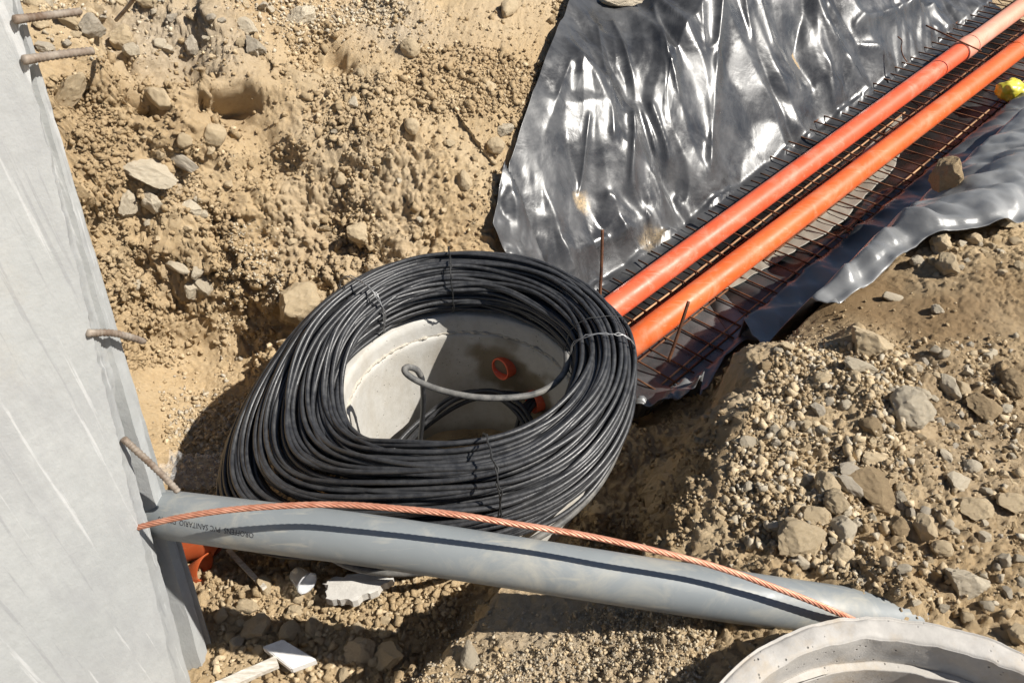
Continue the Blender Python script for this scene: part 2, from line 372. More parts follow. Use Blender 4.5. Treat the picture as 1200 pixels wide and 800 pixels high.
# the rubble bank and near ledge end in a steep cut above the trench: one surface for the bank, one for the trench
cut_px = [(893, 392, .12), (886, 440, .10), (868, 478, .09), (850, 505, .08), (836, 540, .07), (815, 590, .06), (792, 636, .05), (762, 658, .03), (700, 648, .01), (630, 650, .0), (585, 660, .0), (562, 690, .0), (538, 735, .02), (505, 775, .04), (480, 812, .06), (455, 870, .09), (440, 960, .1)]
cut = np.array([Z(*p)[:2] for p in cut_px]); cut = np.vstack([cut[0] + [.02, .35], cut, cut[-1] + [-.15, -1.5]])
def cut_dist(q):
    """signed distance to the cut, positive on the trench side"""
    best = np.full(len(q), 1e9); sg = np.zeros(len(q))
    for a, b_ in zip(cut[:-1], cut[1:]):
        ab = b_-a; t = np.clip(((q-a) @ ab)/(ab @ ab), 0, 1); e = q-(a+t[:, None]*ab); d = np.linalg.norm(e, axis=1)
        c_ = ab[0]*(q[:, 1]-a[1]) - ab[1]*(q[:, 0]-a[0]); n = d < best-1e-9
        sg = np.where(n, np.sign(c_), sg); best = np.where(n, d, best)
    return -best*sg
def rbf_fit(P):
    n = len(P); K = np.linalg.norm(P[:, None, :2]-P[None, :, :2], axis=2)
    A = np.zeros((n+3, n+3)); A[:n, :n] = -K + np.eye(n)*.004; A[:n, n] = 1; A[:n, n+1:] = P[:, :2]; A[n, :n] = 1; A[n+1:, :n] = P[:, :2].T
    return P, np.linalg.solve(A, np.r_[P[:, 2], 0, 0, 0])
def rbf(fit, q):
    P, W = fit; n = len(P)
    return -np.sqrt((q[:, None, 0]-P[None, :, 0])**2 + (q[:, None, 1]-P[None, :, 1])**2) @ W[:n] + W[n] + q @ W[n+1:]
cd = cut_dist(spots[:, :2]); nearz = (np.abs(cd) < .8) & (spots[:, 1] < 2.35) & (spots[:, 1] > .2)
low_extra = np.array([(.62, 1.25, -.40), (.75, 1.5, -.38), (.55, 1.0, -.38), (.4, .8, -.36), (.15, .7, -.34), (0, .5, -.34), (-.2, .2, -.34), (.9, 1.9, -.34), (.2, .3, -.34), (-.2, .75, -.33), (-.35, .75, -.32), (0, .85, -.33), (-.2, .55, -.34), (-.4, .5, -.33), (-.1, 1.0, -.33), (-.25, .9, -.32), (.1, .95, -.34), (.35, 1.15, -.38), (.5, 1.3, -.40)])
fit_low = rbf_fit(np.vstack([spots[~(nearz & (cd < 0))], low_extra])); 
hi_extra = np.array([(.40, 1.35, .06), (.30, 1.6, .05), (-.1, 1.05, .0), (-.3, .75, .03), (-.3, .3, .10), (.45, 1.9, .05)])
fit_hi = rbf_fit(np.vstack([spots[~(nearz & (cd > 0))], hi_extra]))
def base_z(xy):
    xy = np.asarray(xy, float).reshape(-1, 2); out = np.empty(len(xy))
    for i in range(0, len(xy), 40000):
        q = xy[i:i+40000]; z = rbf(fit_low, q)
        m_ = (q[:, 1] < 2.6) & (q[:, 1] > -2) & (np.abs(q[:, 0]) < 4)
        if m_.any():
            d = cut_dist(q[m_]); q3 = np.c_[q[m_], 0*d]
            d = d + .035*fbm(q3*5, 3, 201) + .012*fbm(q3*22, 2, 205)
            w = np.clip((d+.01)/.125, 0, 1); w = w*w*(3-2*w); zh = rbf(fit_hi, q[m_]); lo_ = z[m_]
            k = np.clip((2.5-q[m_, 1])/.35, 0, 1)*np.clip((q[m_, 1]+1.8)/.5, 0, 1)
            z[m_] = lo_*(1-k) + k*(lo_*w + np.maximum(zh, lo_)*(1-w))
        out[i:i+40000] = z
    # the trench floor stays under the wire mesh
    q = xy - MO_[:2]; sx = q @ E1_[:2]/np.linalg.norm(E1_[:2])**2; wv_ = (q @ CX_[:2])
    capz = MO_[2] + E1_[2]*sx - .035
    cap = np.where(wv_ < WL_, capz + (WL_-wv_)*1.3, np.where(wv_ > WR_, capz + (wv_-WR_)*3.0, capz))
    return np.where(sx > -.15, np.minimum(out, cap), out)
E1_ = (P1B-P1A)/np.linalg.norm(P1B-P1A); MO_ = P1A - np.array([0, 0, .066]); CX_ = np.array([E1_[1], -E1_[0], 0])/np.hypot(E1_[0], E1_[1]); WL_, WR_ = -.22, .62
def base_hit(u, v):
    t = np.linspace(.7, 9, 1200); r = ray(u, v)
    X = r[None]*t[:, None] + np.array([0, 0, CAMH]); g = X[:, 2]-base_z(X[:, :2])
    i = np.argmax(g < 0) if (g < 0).any() else 1199
    return X[i]
def axis(c0, c1, step0, lo, hi, grow=1.13):
    core = list(np.arange(c0, c1, step0)); a = []; s = step0; x = c0
    while x > lo: s *= grow; x -= s; a.append(x)
    b_ = []; s = step0; x = core[-1]
    while x < hi: s *= grow; x += s; b_.append(x)
    return np.array(a[::-1] + core + b_)
XS = axis(-1.45, 1.75, .0060, -60, 60, 1.03); YS = axis(.48, 2.75, .0060, -60, 60, 1.017); YS = np.r_[YS[YS < 1.9], np.arange(1.9, 2.6, .0042), YS[YS > 2.6]]
GX, GY = np.meshgrid(XS, YS, indexing='ij'); nX, nY = GX.shape
XY = np.c_[GX.ravel(), GY.ravel()]
# coarse evaluation of the smooth field, then bicubic-ish upsampling by evaluating directly
GZ = base_z(XY).reshape(nX, nY)
far = np.clip((np.maximum(np.abs(GX)-12, np.abs(GY)-12))/10, 0, 1); GZ = GZ*(1-far) + far*.9

# sheet outline (plan view) for calming the soil beneath it
def poly_px(L): return np.array([base_hit(u, v) for u, v in L])
near_edge = poly_px([(672, 2), (650, 60), (622, 130), (597, 210), (578, 288), (600, 330), (640, 370)])
top_extra = near_edge[0] + (near_edge[0]-near_edge[1])*6
sheet_near = np.vstack([top_extra, near_edge, D(690, 420, 2.75)*1, D(735, 470, 2.62), D(760, 480, 2.62)])
right_edge = poly_px([(800, 446), (838, 436), (862, 405), (880, 372), (905, 358), (955, 356), (1000, 325), (1035, 300), (1085, 277), (1140, 263), (1198, 248)])
right_edge = np.vstack([right_edge, right_edge[-1] + (right_edge[-1]-right_edge[-2])*1.5 + np.array([.5, .6, 0]), right_edge[-1]+np.array([1.6, 1.9, .1])])
def inside(poly, q):
    x, y = q[:, 0], q[:, 1]; r = np.zeros(len(q), bool); n = len(poly); j = n-1
    for i in range(n):
        xi, yi = poly[i][:2]; xj, yj = poly[j][:2]
        c = ((yi > y) != (yj > y)) & (x < (xj-xi)*(y-yi)/((yj-yi) if yj != yi else 1e-9) + xi)
        r ^= c; j = i
    return r
sheet_poly = np.vstack([sheet_near[:, :2], right_edge[:, :2], [[2.6, 9.0]]])
SM = inside(sheet_poly, XY).reshape(nX, nY).astype(float)
for _ in range(3):
    SM[1:-1, 1:-1] = (SM[1:-1, 1:-1] + SM[2:, 1:-1] + SM[:-2, 1:-1] + SM[1:-1, 2:] + SM[1:-1, :-2])/5
P3 = np.c_[XY, GZ.ravel()]
d_x = np.gradient(GZ, XS, axis=0); d_y = np.gradient(GZ, YS, axis=1)
NV = np.stack([-d_x, -d_y, np.ones_like(GZ)], -1); NV /= np.linalg.norm(NV, axis=-1)[..., None]
NV = NV.reshape(-1, 3)
nearm = np.clip(1.2 - np.hypot(XY[:, 0]-.2, np.maximum(XY[:, 1]-2, 0)*.8)/6, 0.1, 1)
rough = np.clip(.55 + 1.35*vnoise(P3*2.3, 3) + .3*vnoise(P3*7, 4), .14, 1.3)
slope = 1-NV[:, 2]
left = np.clip((-.1-XY[:, 0])*2.5, 0, 1)*np.clip((XY[:, 1]-1.9)*3, 0, 1)
rough = rough*(.7 + .8*left)
# clods, lumps and pebbly relief pushed out along the surface normal
disp = .045*fbm(P3*3.2, 3, 11)*(.5+.9*left) + .013*fbm(P3*9, 4, 23)*rough
nm = (XY[:, 1] > .3) & (XY[:, 1] < 5) & (np.abs(XY[:, 0]) < 3)
Pn = P3[nm] + .02*np.stack([vnoise(P3[nm]*11, 7), vnoise(P3[nm]*11, 8), vnoise(P3[nm]*11, 9)], 1); rn = rough[nm]; ln = left[nm]
dn = .050*chunks(Pn*7.5, 140)*np.clip(rn*1.3-.45, 0, 1)*(.35+.5*ln) + .020*chunks(Pn*17, 150)*np.clip(rn+.15, .15, 1.2)*(.6+.5*ln) + .0150*chunks(Pn*38, 160)*np.clip(rn+.25, .3, 1.2)
dn += .007*np.clip(1-worley(P3[nm]*62, 50)*1.2, 0, 1)*np.clip(.6+vnoise(P3[nm]*4, 9), .2, 1.2)
dn += .0030*(np.random.default_rng(5).uniform(-1, 1, nm.sum()))*np.clip(.5+.8*vnoise(P3[nm]*6, 19)+.4*rn, .15, 1.3) + .005*(chunks(P3[nm]*72, 170)-.3)
disp[nm] += dn - .02; disp += .005*fbm(P3*48, 3, 61)*rough
for u, v, r, a in [(1020, 345, .3, .75), (1110, 378, .22, .6), (960, 362, .2, .8), (860, 520, .14, .5), (560, 250, .16, .5), (520, 60, .25, .4), (620, 40, .25, .5), (450, 270, .12, .4)]:
    h = base_hit(u, v); q = np.linalg.norm(P3-h, axis=1); disp *= 1-a*np.exp(-(q/r)**2)
HN = fbm(P3*13, 3, 303)
# hand-set ledges (+) and hollows (-): pixel, radius m, amount m
for u, v, r, a in [(165, 78, .12, .08), (170, 116, .085, -.17), (255, 88, .12, .07), (278, 126, .085, -.16), (240, 118, .06, -.09), (120, 100, .1, .04), (90, 116, .06, -.10), (392, 66, .09, -.16), (385, 36, .12, .08), (330, 62, .07, -.12), (335, 30, .1, .05), (350, 160, .12, .05), (215, 150, .1, .05),
                   (445, 120, .13, .04), (300, 100, .08, .04), (205, 108, .07, .05), (350, 355, .12, .05), (500, 170, .1, -.03),
                   (905, 392, .09, .03), (1000, 395, .06, .04), (1110, 420, .1, .03), (1020, 470, .12, .04), (880, 500, .09, .03), (1045, 692, .08, .06), (1005, 682, .05, .03)]:
    h = base_hit(u, v); q = np.linalg.norm(P3-h, axis=1); disp += a*np.exp(-(q/r)**2*1.6)*(1 + (.9*HN if a < 0 else .3*HN))
smv = SM.ravel()
SN = SM.copy()
for _ in range(22): SN[1:-1, 1:-1] = np.maximum(SN[1:-1, 1:-1], .955*np.maximum(np.maximum(SN[2:, 1:-1], SN[:-2, 1:-1]), np.maximum(SN[1:-1, 2:], SN[1:-1, :-2])))
edge_calm = np.where((XY[:, 0] > .9) & (XY[:, 1] > 1.6), SN.ravel(), smv)
disp *= nearm*(1-np.maximum(smv, edge_calm)*.85)
P3 = P3 + NV*disp[:, None] - np.c_[np.zeros((len(XY), 2)), smv*.025]
rr_m = np.hypot(XY[:, 0]-RC[0], XY[:, 1]-RC[1]); rr_f = np.hypot(XY[:, 0]-FC[0], XY[:, 1]-FC[1])
P3[:, 2] = np.where(rr_f < .44, np.minimum(P3[:, 2], -.1), P3[:, 2])
P3[:, 2] = np.where((rr_m > .4) & (rr_m < .56), np.minimum(P3[:, 2], -.12), P3[:, 2])
fc = grid_faces(nX, nY)
cen = P3[fc].mean(1)
fc = fc[np.hypot(cen[:, 0]-RC[0], cen[:, 1]-RC[1]) > .425]
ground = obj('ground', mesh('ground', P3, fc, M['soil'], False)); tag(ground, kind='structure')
dustv = np.clip(vnoise(P3*1.5, 77)*1.0-.2, 0, .3)
for u, v, r, a in [(170, 45, .3, .8), (250, 50, .3, .7), (460, 25, .25, .75), (200, 210, .12, .8), (210, 330, .1, .5), (900, 470, .12, .5), (700, 760, .3, .5), (620, 740, .2, .4)]:
    h = base_hit(u, v); q = np.linalg.norm(P3-h, axis=1); dustv += a*np.exp(-(q/r)**2*2)
a_ = ground.data.attributes.new('gravel_dust', 'FLOAT', 'POINT'); a_.data.foreach_set('value', np.clip(dustv, 0, .9).astype(np.float32))
darker_soil = np.zeros(len(P3))  # hand-set patches of darker brown soil on the right bank
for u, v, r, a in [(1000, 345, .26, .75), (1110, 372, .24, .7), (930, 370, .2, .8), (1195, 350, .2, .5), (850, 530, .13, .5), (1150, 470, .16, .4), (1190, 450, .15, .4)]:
    h = base_hit(u, v); q = np.linalg.norm(P3-h, axis=1) + .06*fbm(P3*7, 3, 44); darker_soil = np.maximum(darker_soil, a*np.clip(1.6-q/r*1.3, 0, 1))
a_ = ground.data.attributes.new('darker', 'FLOAT', 'POINT'); a_.data.foreach_set('value', darker_soil.astype(np.float32))
bpy.context.view_layer.update()
CAMP = Vector((0, 0, CAMH))
def hit(u, v):
    ok, p, n, i = ground.ray_cast(CAMP, Vector(ray(u, v)).normalized())
    return (np.array(p), np.array(n)) if ok else (base_hit(u, v), np.array([0, 0, 1.0]))
def ground_at(x, y, top=3):
    ok, p, n, i = ground.ray_cast(Vector((x, y, top)), Vector((0, 0, -1)))
    return (p.z if ok else float(base_z([[x, y]])[0]))
def px_m(u, v, d): return d/F

# ------------------------------------------------------------------ concrete wall with keyed end
NW = np.array([.80, -.60, 0]); B0 = D(206, 800, 1.80); KW = NW @ (B0-np.array([0, 0, CAMH]))
me_px = [(14+.24*v, v) for v in (-60, 200, 400, 600, 800, 1100)]
oe_px = [(26+.30*v, v) for v in (-60, 200, 400, 600, 800, 1100)]
rows = resample([(a[0], a[1], b_[0]) for a, b_ in zip(me_px, oe_px)], 200)
WP = []
for um, v, uo in rows:
    r = ray(um, v); Mp = r*(KW/(NW @ r)); 
    r2 = ray(uo, v); Ep = r2*(Mp[0]/r2[0]) if False else r2*((Mp[0]-.012)/r2[0])
    n1 = .0016*fbm(np.array([[1.0, v*.09, 1.0]]), 3, 5, .6)[0]; 
    Mp = Mp + np.array([.52, .85, 0])*n1*1.2; 
    dv = Ep-Mp
    back = np.array([-.9, .3, 0])
    line = []
    ext = np.array([-.60, -.80, 0])
    for k in np.linspace(1.6, 0, 26): line.append(Mp + ext*k + NW*.0005*fbm(np.array([[k*3, v*.008, 0.]]), 3, 9)[0])
    kd = np.clip((v-430)/120, .12, 1)
    for t, off in ((.03, -.003), (.30, -.006), (.33, -.006-.05*kd), (.55, -.006-.055*kd), (.585, -.004), (.80, -.003), (.83, -.015*kd), (.90, -.014*kd), (.92, -.002), (1.0, -.008)):
        nn = .0008*fbm(np.array([[t*9, v*.05, 4.]]), 3, 31)[0]
        line.append(Mp + dv*t + np.array([1, .1, 0])*(off+nn))
    line.append(Mp + dv + np.array([-.08, .015, 0])); line.append(Mp + dv + np.array([-.9, .4, 0]))
    WP.append(np.array(line) + np.array([0, 0, CAMH]))
WP = np.array(WP); nr, nc = WP.shape[:2]
wv = WP.reshape(-1, 3); wf = [tuple(f) for f in grid_faces(nr, nc)]
# close top, bottom and the hidden back
wf = [(a, d, c, b_) for a, b_, c, d in wf]
wf += [tuple(range(nc))[::-1], tuple((nr-1)*nc+k for k in range(nc)), ]
wf += [(i*nc, i*nc+nc-1, (i+1)*nc+nc-1, (i+1)*nc) for i in range(nr-1)]
wall = root('concrete_wall', (wv[:, 0].max()-.3, wv[:, 1].mean(), wv[:, 2].min()), 'pale grey cast concrete wall with a keyed end and projecting bars along the left', 'wall')
wo = part(wall, 'wall_face', wv, wf, M['wall_concrete'])
for p in wo.data.polygons:
    if len(p.vertices) > 4: p.use_smooth = False
try: wo.data.set_sharp_from_angle(angle=R_(38))
except Exception: pass
# faint pink paint smear on the end strip is left to the concrete; bars stick out of the end
def wall_pt(u, v):
    r = ray(u, v); return r*(KW/(NW @ r)) + np.array([0, 0, CAMH])
def bar(name, px, d0, d1, r, label, par=None):
    A = wall_pt(*px[0]); k = len(px); dA = np.dot(A-np.array([0, 0, CAMH]), np.array([0, C_, -S_]))
    pts = [D(px[i][0], px[i][1], dA + d0 + (d1-d0)*i/(k-1)) for i in range(k)]
    pts = [pts[0] + (pts[0]-pts[1])*.25] + pts
    V, Fs = rebar(pts, r)
    return part(wall, name, V, Fs, M['rebar'])
bar('rebar', [(27, 22), (60, 18), (93, 14)], 0, .12, .0054, '')
bar('rebar', [(38, 69), (72, 64), (107, 60)], 0, .12, .0060, '')
bar('rebar', [(109, 390), (130, 390), (150, 394), (168, 400)], 0, .14, .0062, '')
bar('rebar', [(150, 519), (170, 537), (190, 556), (208, 575)], 0, .12, .0066, '')

# ------------------------------------------------------------------ manhole ring the coil lies on
def rough_rim(amp, z0):
    def j(V):
        sh = V.shape; q = V.reshape(-1, 3)
        n = fbm(q*22, 3, 5)*amp; q = q + np.c_[n*.6, n*.6, n*np.clip((q[:, 2]-(z0-.1))*10, 0, 1)]
        return q.reshape(sh)
    return j
mr = root('manhole_ring', (RC[0], RC[1], -.62), 'pale concrete manhole ring standing upright under the big black cable coil', 'manhole ring')
SEG = 180
prof = [(.432, -.62), (.432, -.3), (.432, -.005), (.425, 0), (.378, 0), (.372, -.004), (.370, -.03), (.368, -.068)]
V, Fs = lathe(prof, RC, SEG, jitter=rough_rim(.004, 0)); part(mr, 'upper_ring', V, Fs, M['ring_concrete'])
V, Fs = lathe([(.40, -.074), (.374, -.074), (.366, -.075), (.361, -.079), (.3595, -.09)] + [(.359, -.09-.02*k) for k in range(1, 25)], RC, SEG); lo = part(mr, 'lower_ring', V, Fs, M['ring_concrete'])
prof = [(.376, -.066), (.367, -.067), (.3645, -.071), (.366, -.077), (.376, -.079)]
def crumb(V):
    sh = V.shape; q = V.reshape(-1, 3); th = np.arctan2(q[:, 1]-RC[1], q[:, 0]-RC[0])
    n = np.clip(fbm(q*45, 3, 15), -.3, 1)*.010; dirv = np.c_[-np.cos(th), -np.sin(th), .3*np.ones(len(q))]
    return (q + dirv*n[:, None]).reshape(sh)
V, Fs = lathe(prof, RC, 360, jitter=crumb); part(mr, 'mortar_joint', V, Fs, M['mortar'])
STUBS = []
for u, v, tilt in ((587, 432, .25), (624, 471, .1)):
    r = ray(u, v); a = r[0]**2+r[1]**2; b2 = 2*(r[0]*-RC[0] + r[1]*-RC[1]); c2 = RC[0]**2+RC[1]**2-.340**2
    t = (-b2+math.sqrt(b2*b2-4*a*c2))/2/a; STUBS.append(r*t + np.array([0, 0, CAMH]))
vv = np.array([x.co for x in lo.data.vertices]) + np.array(mr.location)
dm = np.zeros(len(vv))
for s_, rad in ((STUBS[0], .135), (STUBS[1], .14)):
    q = np.linalg.norm((vv-s_)*np.array([1, 1, .9]), axis=1) + .035*fbm(vv*14, 3, 8)
    dm = np.maximum(dm, np.clip((rad-q)/.05, 0, .85))
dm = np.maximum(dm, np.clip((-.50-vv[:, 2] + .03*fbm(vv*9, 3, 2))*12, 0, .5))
at_ = lo.data.attributes.new('darker', 'FLOAT', 'POINT'); at_.data.foreach_set('value', dm.astype(np.float32))
# floor of the manhole: caked earth
th = np.linspace(0, 2*np.pi, 64, endpoint=False); rs = np.linspace(0.02, .37, 24)
q = np.array([[RC[0]+r*math.cos(t), RC[1]+r*math.sin(t), 0] for r in rs for t in th]); q[:, 2] = -.56 + .018*fbm(q*7, 4, 3) + .008*fbm(q*30, 3, 5)
ff = [(i*64+k, i*64+(k+1) % 64, (i+1)*64+(k+1) % 64, (i+1)*64+k) for i in range(23) for k in range(64)] + [tuple(range(64))]
part(mr, 'earth_floor', q, ff, M['stone_brown'])

# two orange pipe mouths poking through the manhole wall
def hollow(A, B, ro, ri, seg=40, n=2):
    A, B = np.asarray(A, float), np.asarray(B, float); P = np.linspace(A, B, n)
    T, N, Bn = frames(P); th = np.linspace(0, 2*np.pi, seg, endpoint=False)
    rings = []
    for i in range(n): rings.append(P[i] + ro*(np.cos(th)[:, None]*N[i] + np.sin(th)[:, None]*Bn[i]))
    lip = (ro-ri)*.25
    rings.append(P[-1] + T[-1]*lip + (ro-lip)*(np.cos(th)[:, None]*N[-1] + np.sin(th)[:, None]*Bn[-1]))
    for i in range(n-1, -1, -1): rings.append(P[i] + (T[i]*lip if i == n-1 else 0) + ri*(np.cos(th)[:, None]*N[i] + np.sin(th)[:, None]*Bn[i]))
    V = np.vstack(rings); Fs = []
    for i in range(len(rings)-1):
        for k in range(seg): l = (k+1) % seg; Fs.append((i*seg+k, i*seg+l, (i+1)*seg+l, (i+1)*seg+k))
    return V, Fs
inw = lambda p: (np.array([RC[0], RC[1], p[2]])-p)/np.linalg.norm(np.array([RC[0], RC[1], 0])-np.r_[p[:2], 0])
for i, (s_, lab) in enumerate(zip(STUBS, ('orange pipe mouth inside the manhole, empty and nearest the damp wet patch', 'orange pipe mouth inside the manhole with black cables running into it'))):
    d_ = np.array([-.68, -.69, .16]) if i == 0 else np.array([-.82, -.52, .10])
    d_ /= np.linalg.norm(d_)
    V, Fs = hollow(s_ - d_*.12, s_ + d_*.004, .0425, .0365, n=3); solo('pipe_mouth', V, Fs, M['pvc_red'], lab, 'pipe', group=None)

# ------------------------------------------------------------------ the coil
CC = np.array([-.158, 1.665])
coil = root('cable_coil', (CC[0], CC[1], 0), 'large coil of black cable lying over the open concrete manhole ring', 'cable coil')
th = np.linspace(0, 2*np.pi, 144, endpoint=False); deg = np.degrees(th)
def angd(a, b): return (a-b+180) % 360-180
fan = np.where(angd(deg, 203) < 0, np.exp(-(angd(deg, 203)/40)**2), np.exp(-(angd(deg, 203)/37)**2))
CR = .0072
cells = []
nr_, nzc = 13, 13
for i in range(nr_):
    for j in range(nzc):
        x = i/(nr_-1); y = (j + .5*(i % 2))/(nzc-.5)
        q = abs(2*x-1)**2.6 + abs(2*y-1)**2.6
        if q < 1.12: cells.append((x, y))
shell = [c_ for c_ in cells if abs(2*c_[0]-1)**2.6 + abs(2*c_[1]-1)**2.6 > .16]
random.Random(3).shuffle(shell)
def z_base(d):      # bottom of the bundle round the ring
    return .010 - .03*np.clip(np.cos(np.radians(d-255)), 0, 1)
def loop_path(x, y, f, sd):
    r_ = np.random.default_rng(sd)
    w = sum(r_.normal(0, .0034)*np.cos(k*th + r_.uniform(0, 6.3)) for k in (1, 2, 3, 4, 6))
    wz = sum(r_.normal(0, .0030)*np.cos(k*th + r_.uniform(0, 6.3)) for k in (1, 2, 3, 5))
    x2 = x + .10*np.cos(th*1 + r_.uniform(0, 6.3)); 
    r = .350 + .168*np.clip(x2, 0, 1) + w + fan*(.0 + .265*f)
    z = z_base(deg) + .012 + .178*y*(1-.75*fan) + wz - fan*(.09*f + .14*f*f) + .02*fan
    z = z - .11*np.clip(x2, 0, 1)**1.5*np.clip(np.cos(np.radians(deg-280)), 0, 1)**.9*(1-y*.3)*(1-fan)
    z = np.maximum(z, np.where(r < .468, .016, -.5))
    ang = th
    return np.c_[CC[0] + r*np.cos(ang), CC[1] + r*np.sin(ang), z]
loops = []
for n_, (x, y) in enumerate(shell):
    g_ = random.Random(n_*7+1); f = np.clip(.72*x**1.2 + .22*(1-y) + g_.uniform(-.12, .2), 0, 1.0); f = .5*f + .5*round(f*6)/6 + g_.uniform(-.02, .02)
    P = loop_path(x, y, f, 100+n_); V, Fs = tube(P, CR, 8, True)
    part(coil, 'cable_loop', V, Fs, M['cable'])
# ties binding the coil
def tie(dg, mt, n=1, rad=.0016, spread=.006):
    for k in range(n):
        a = R_(dg + (k-.5*(n-1))*spread*60); ph = np.linspace(0, 2*np.pi, 40, endpoint=False)
        e = .75; cx = np.sign(np.cos(ph))*np.abs(np.cos(ph))**e; cz = np.sign(np.sin(ph))*np.abs(np.sin(ph))**e
        fa = float(np.interp(dg % 360, deg, fan))
        r = .343 + .0875 + fa*.12 + (.100 + fa*.09)*cx; z = float(z_base(dg)) + .015 + .0925*(1-.2*fa) + .104*cz - fa*.1*np.clip(cx+.4, 0, 2)
        P = np.c_[CC[0]+r*math.cos(a), CC[1]+r*math.sin(a), z]; P = P + .0022*np.random.default_rng(int(dg)+k).normal(size=P.shape)
        V, Fs = tube(P, rad, 6, True); part(coil, 'tie_wire', V, Fs, mt)
tie(97, M['tie_dark'], 2, .0017); tie(140, M['tie'], 3); tie(284, M['tie_dark'], 2, .0022); tie(1, M['tie'], 2); tie(12, M['tie_dark'], 1)
# twisted tail that dips into the hole and curls
def ctube(name, pts, n, r, mt, par=None): 
    V, Fs = tube(resample(pts, n), r, 10); return part(coil, name, V, Fs, mt)
tail = [D(664, 412, 2.22), D(663, 432, 2.21), D(650, 449, 2.19), D(628, 461, 2.17), D(595, 466, 2.15), D(555, 465, 2.14), D(520, 458, 2.15), D(495, 449, 2.16), D(479, 440, 2.16), D(474, 433, 2.17), D(479, 430, 2.19), D(488, 433, 2.21), D(493, 440, 2.23)]
ctube('cable_tail', tail, 130, .0098, M['cable_grey'])
dropp = [D(492, 437, 2.23), D(495, 447, 2.25), D(496, 470, 2.32), D(495, 490, 2.38), D(492, 520, 2.46)]
ctube('cable_tail', dropp, 40, .0085, M['cable'])
low = [D(733, 400, 2.36), D(736, 440, 2.30), D(735, 480, 2.24), D(724, 525, 2.18), D(700, 570, 2.12), D(664, 607, 2.07), D(625, 632, 2.03), D(580, 652, 2.02), D(520, 667, 2.02), D(460, 671, 2.04), D(410, 663, 2.08), D(370, 640, 2.12), D(330, 600, 2.2), D(300, 560, 2.3)]
ctube('cable_loop', low, 140, .0105, M['cable_grey'])
# black cables hanging inside the manhole, out of the second pipe mouth
s2 = STUBS[1]; hang = root('hanging_cable', s2, 'black cables spilling from the orange pipe mouth onto the manhole floor', 'cable')
for k, (dx, dy, fz) in enumerate(((0, 0, 0), (.012, -.006, .02), (-.012, .004, -.015))):
    o_ = np.array([dx, dy, 0]); C0 = np.array([RC[0], RC[1], 0])
    pts = [s2 + np.array([.10, .08, 0]), s2 + o_, s2 + np.array([-.035, -.05, -.03])+o_, s2 + np.array([-.05, -.10, -.13])+o_*1.4, C0 + [.20, .02, -.47+fz] + o_, C0 + [.10, -.12, -.53] + o_,
           C0 + np.array([-.1, -.2, -.535]) + o_, C0 + [-.27, -.1, -.50+fz] + o_, C0 + [-.27, .1, -.45+fz] + o_, C0 + [-.1, .24, -.36+fz+.03*k] + o_, C0 + [.06, .27, -.30+fz+.02*k] + o_, C0 + [.19, .2, -.31+fz] + o_, C0 + [.24, .09, -.42] + o_*1.3, C0 + [.17, -.03, -.53] + o_]
    V, Fs = tube(resample(pts, 110), .0088, 8); part(hang, 'cable_strand', V, Fs, M['cable'])
pts = [np.array([RC[0]-.3, RC[1]-.02, -.40]), np.array([RC[0]-.24, RC[1]+.12, -.36]), np.array([RC[0]-.10, RC[1]+.25, -.32]), np.array([RC[0]+.06, RC[1]+.28, -.29]), np.array([RC[0]+.17, RC[1]+.26, -.27]), s2 + np.array([-.02, .02, .02]), s2 + np.array([.06, .08, 0])]
V, Fs = tube(resample(pts, 70), .0075, 8); part(hang, 'cable_strand', V, Fs, M['cable'])
pts = [np.array([RC[0]+.35*math.cos(t)*.8, RC[1]+.35*math.sin(t)*.8, -.535+.01*math.sin(3*t)]) for t in np.linspace(.2, 3.3, 14)]
V, Fs = tube(resample(pts, 60), .0088, 8); part(hang, 'cable_strand', V, Fs, M['cable'])

# ------------------------------------------------------------------ orange drain pipes
def pipe_thing(A, B, r, m1, label, sock=None, m2=None, ring=None):
    A, B = np.asarray(A), np.asarray(B); e = (B-A)/np.linalg.norm(B-A)
    rt = root('drain_pipe', (A+B)/2 - np.array([0, 0, r]), label, 'pipe', 'orange drain pipes lying on the wire mesh')
    if sock is None:
        V, Fs = hollow(B, A, r, r-.004, 48, 24); part(rt, 'barrel', V, Fs, m1)
    else:
        S = A + e*sock
        V, Fs = hollow(S + e*.02, A, r, r-.004, 48, 16); part(rt, 'barrel', V, Fs, m1)
        # bell of the next length slips over the end
        rings = [(0, r+.0075), (.004, r+.0085), (.12, r+.0085), (.125, r+.007), (.145, r+.007), (.19, r+.0005), (.22, r), (1.0, r), (2.5, r)]
        P = np.array([S + e*t for t, _ in rings]); V, Fs = tube(P, np.array([x for _, x in rings]), 48); part(rt, 'socket_pipe', V, Fs, m2)
        P = np.array([S + e*t for t in (.118, .1215, .125)]); V, Fs = tube(P, np.array([r+.0086, r+.0098, r+.0086]), 48, cap=False); part(rt, 'seal_ring', V, Fs, M['tie_dark'])
    if ring:
        P = np.array([A + e*(ring+t) for t in (-.006, -.002, .002, .006)]); V, Fs = tube(P, np.array([r+.0002, r+.004, r+.004, r+.0002]), 48, cap=False); part(rt, 'joint_ring', V, Fs, m1)
    return rt, e
L1 = np.linalg.norm(P1B-P1A); L2 = np.linalg.norm(P2B-P2A); E1 = (P1B-P1A)/L1; E2 = (P2B-P2A)/L2
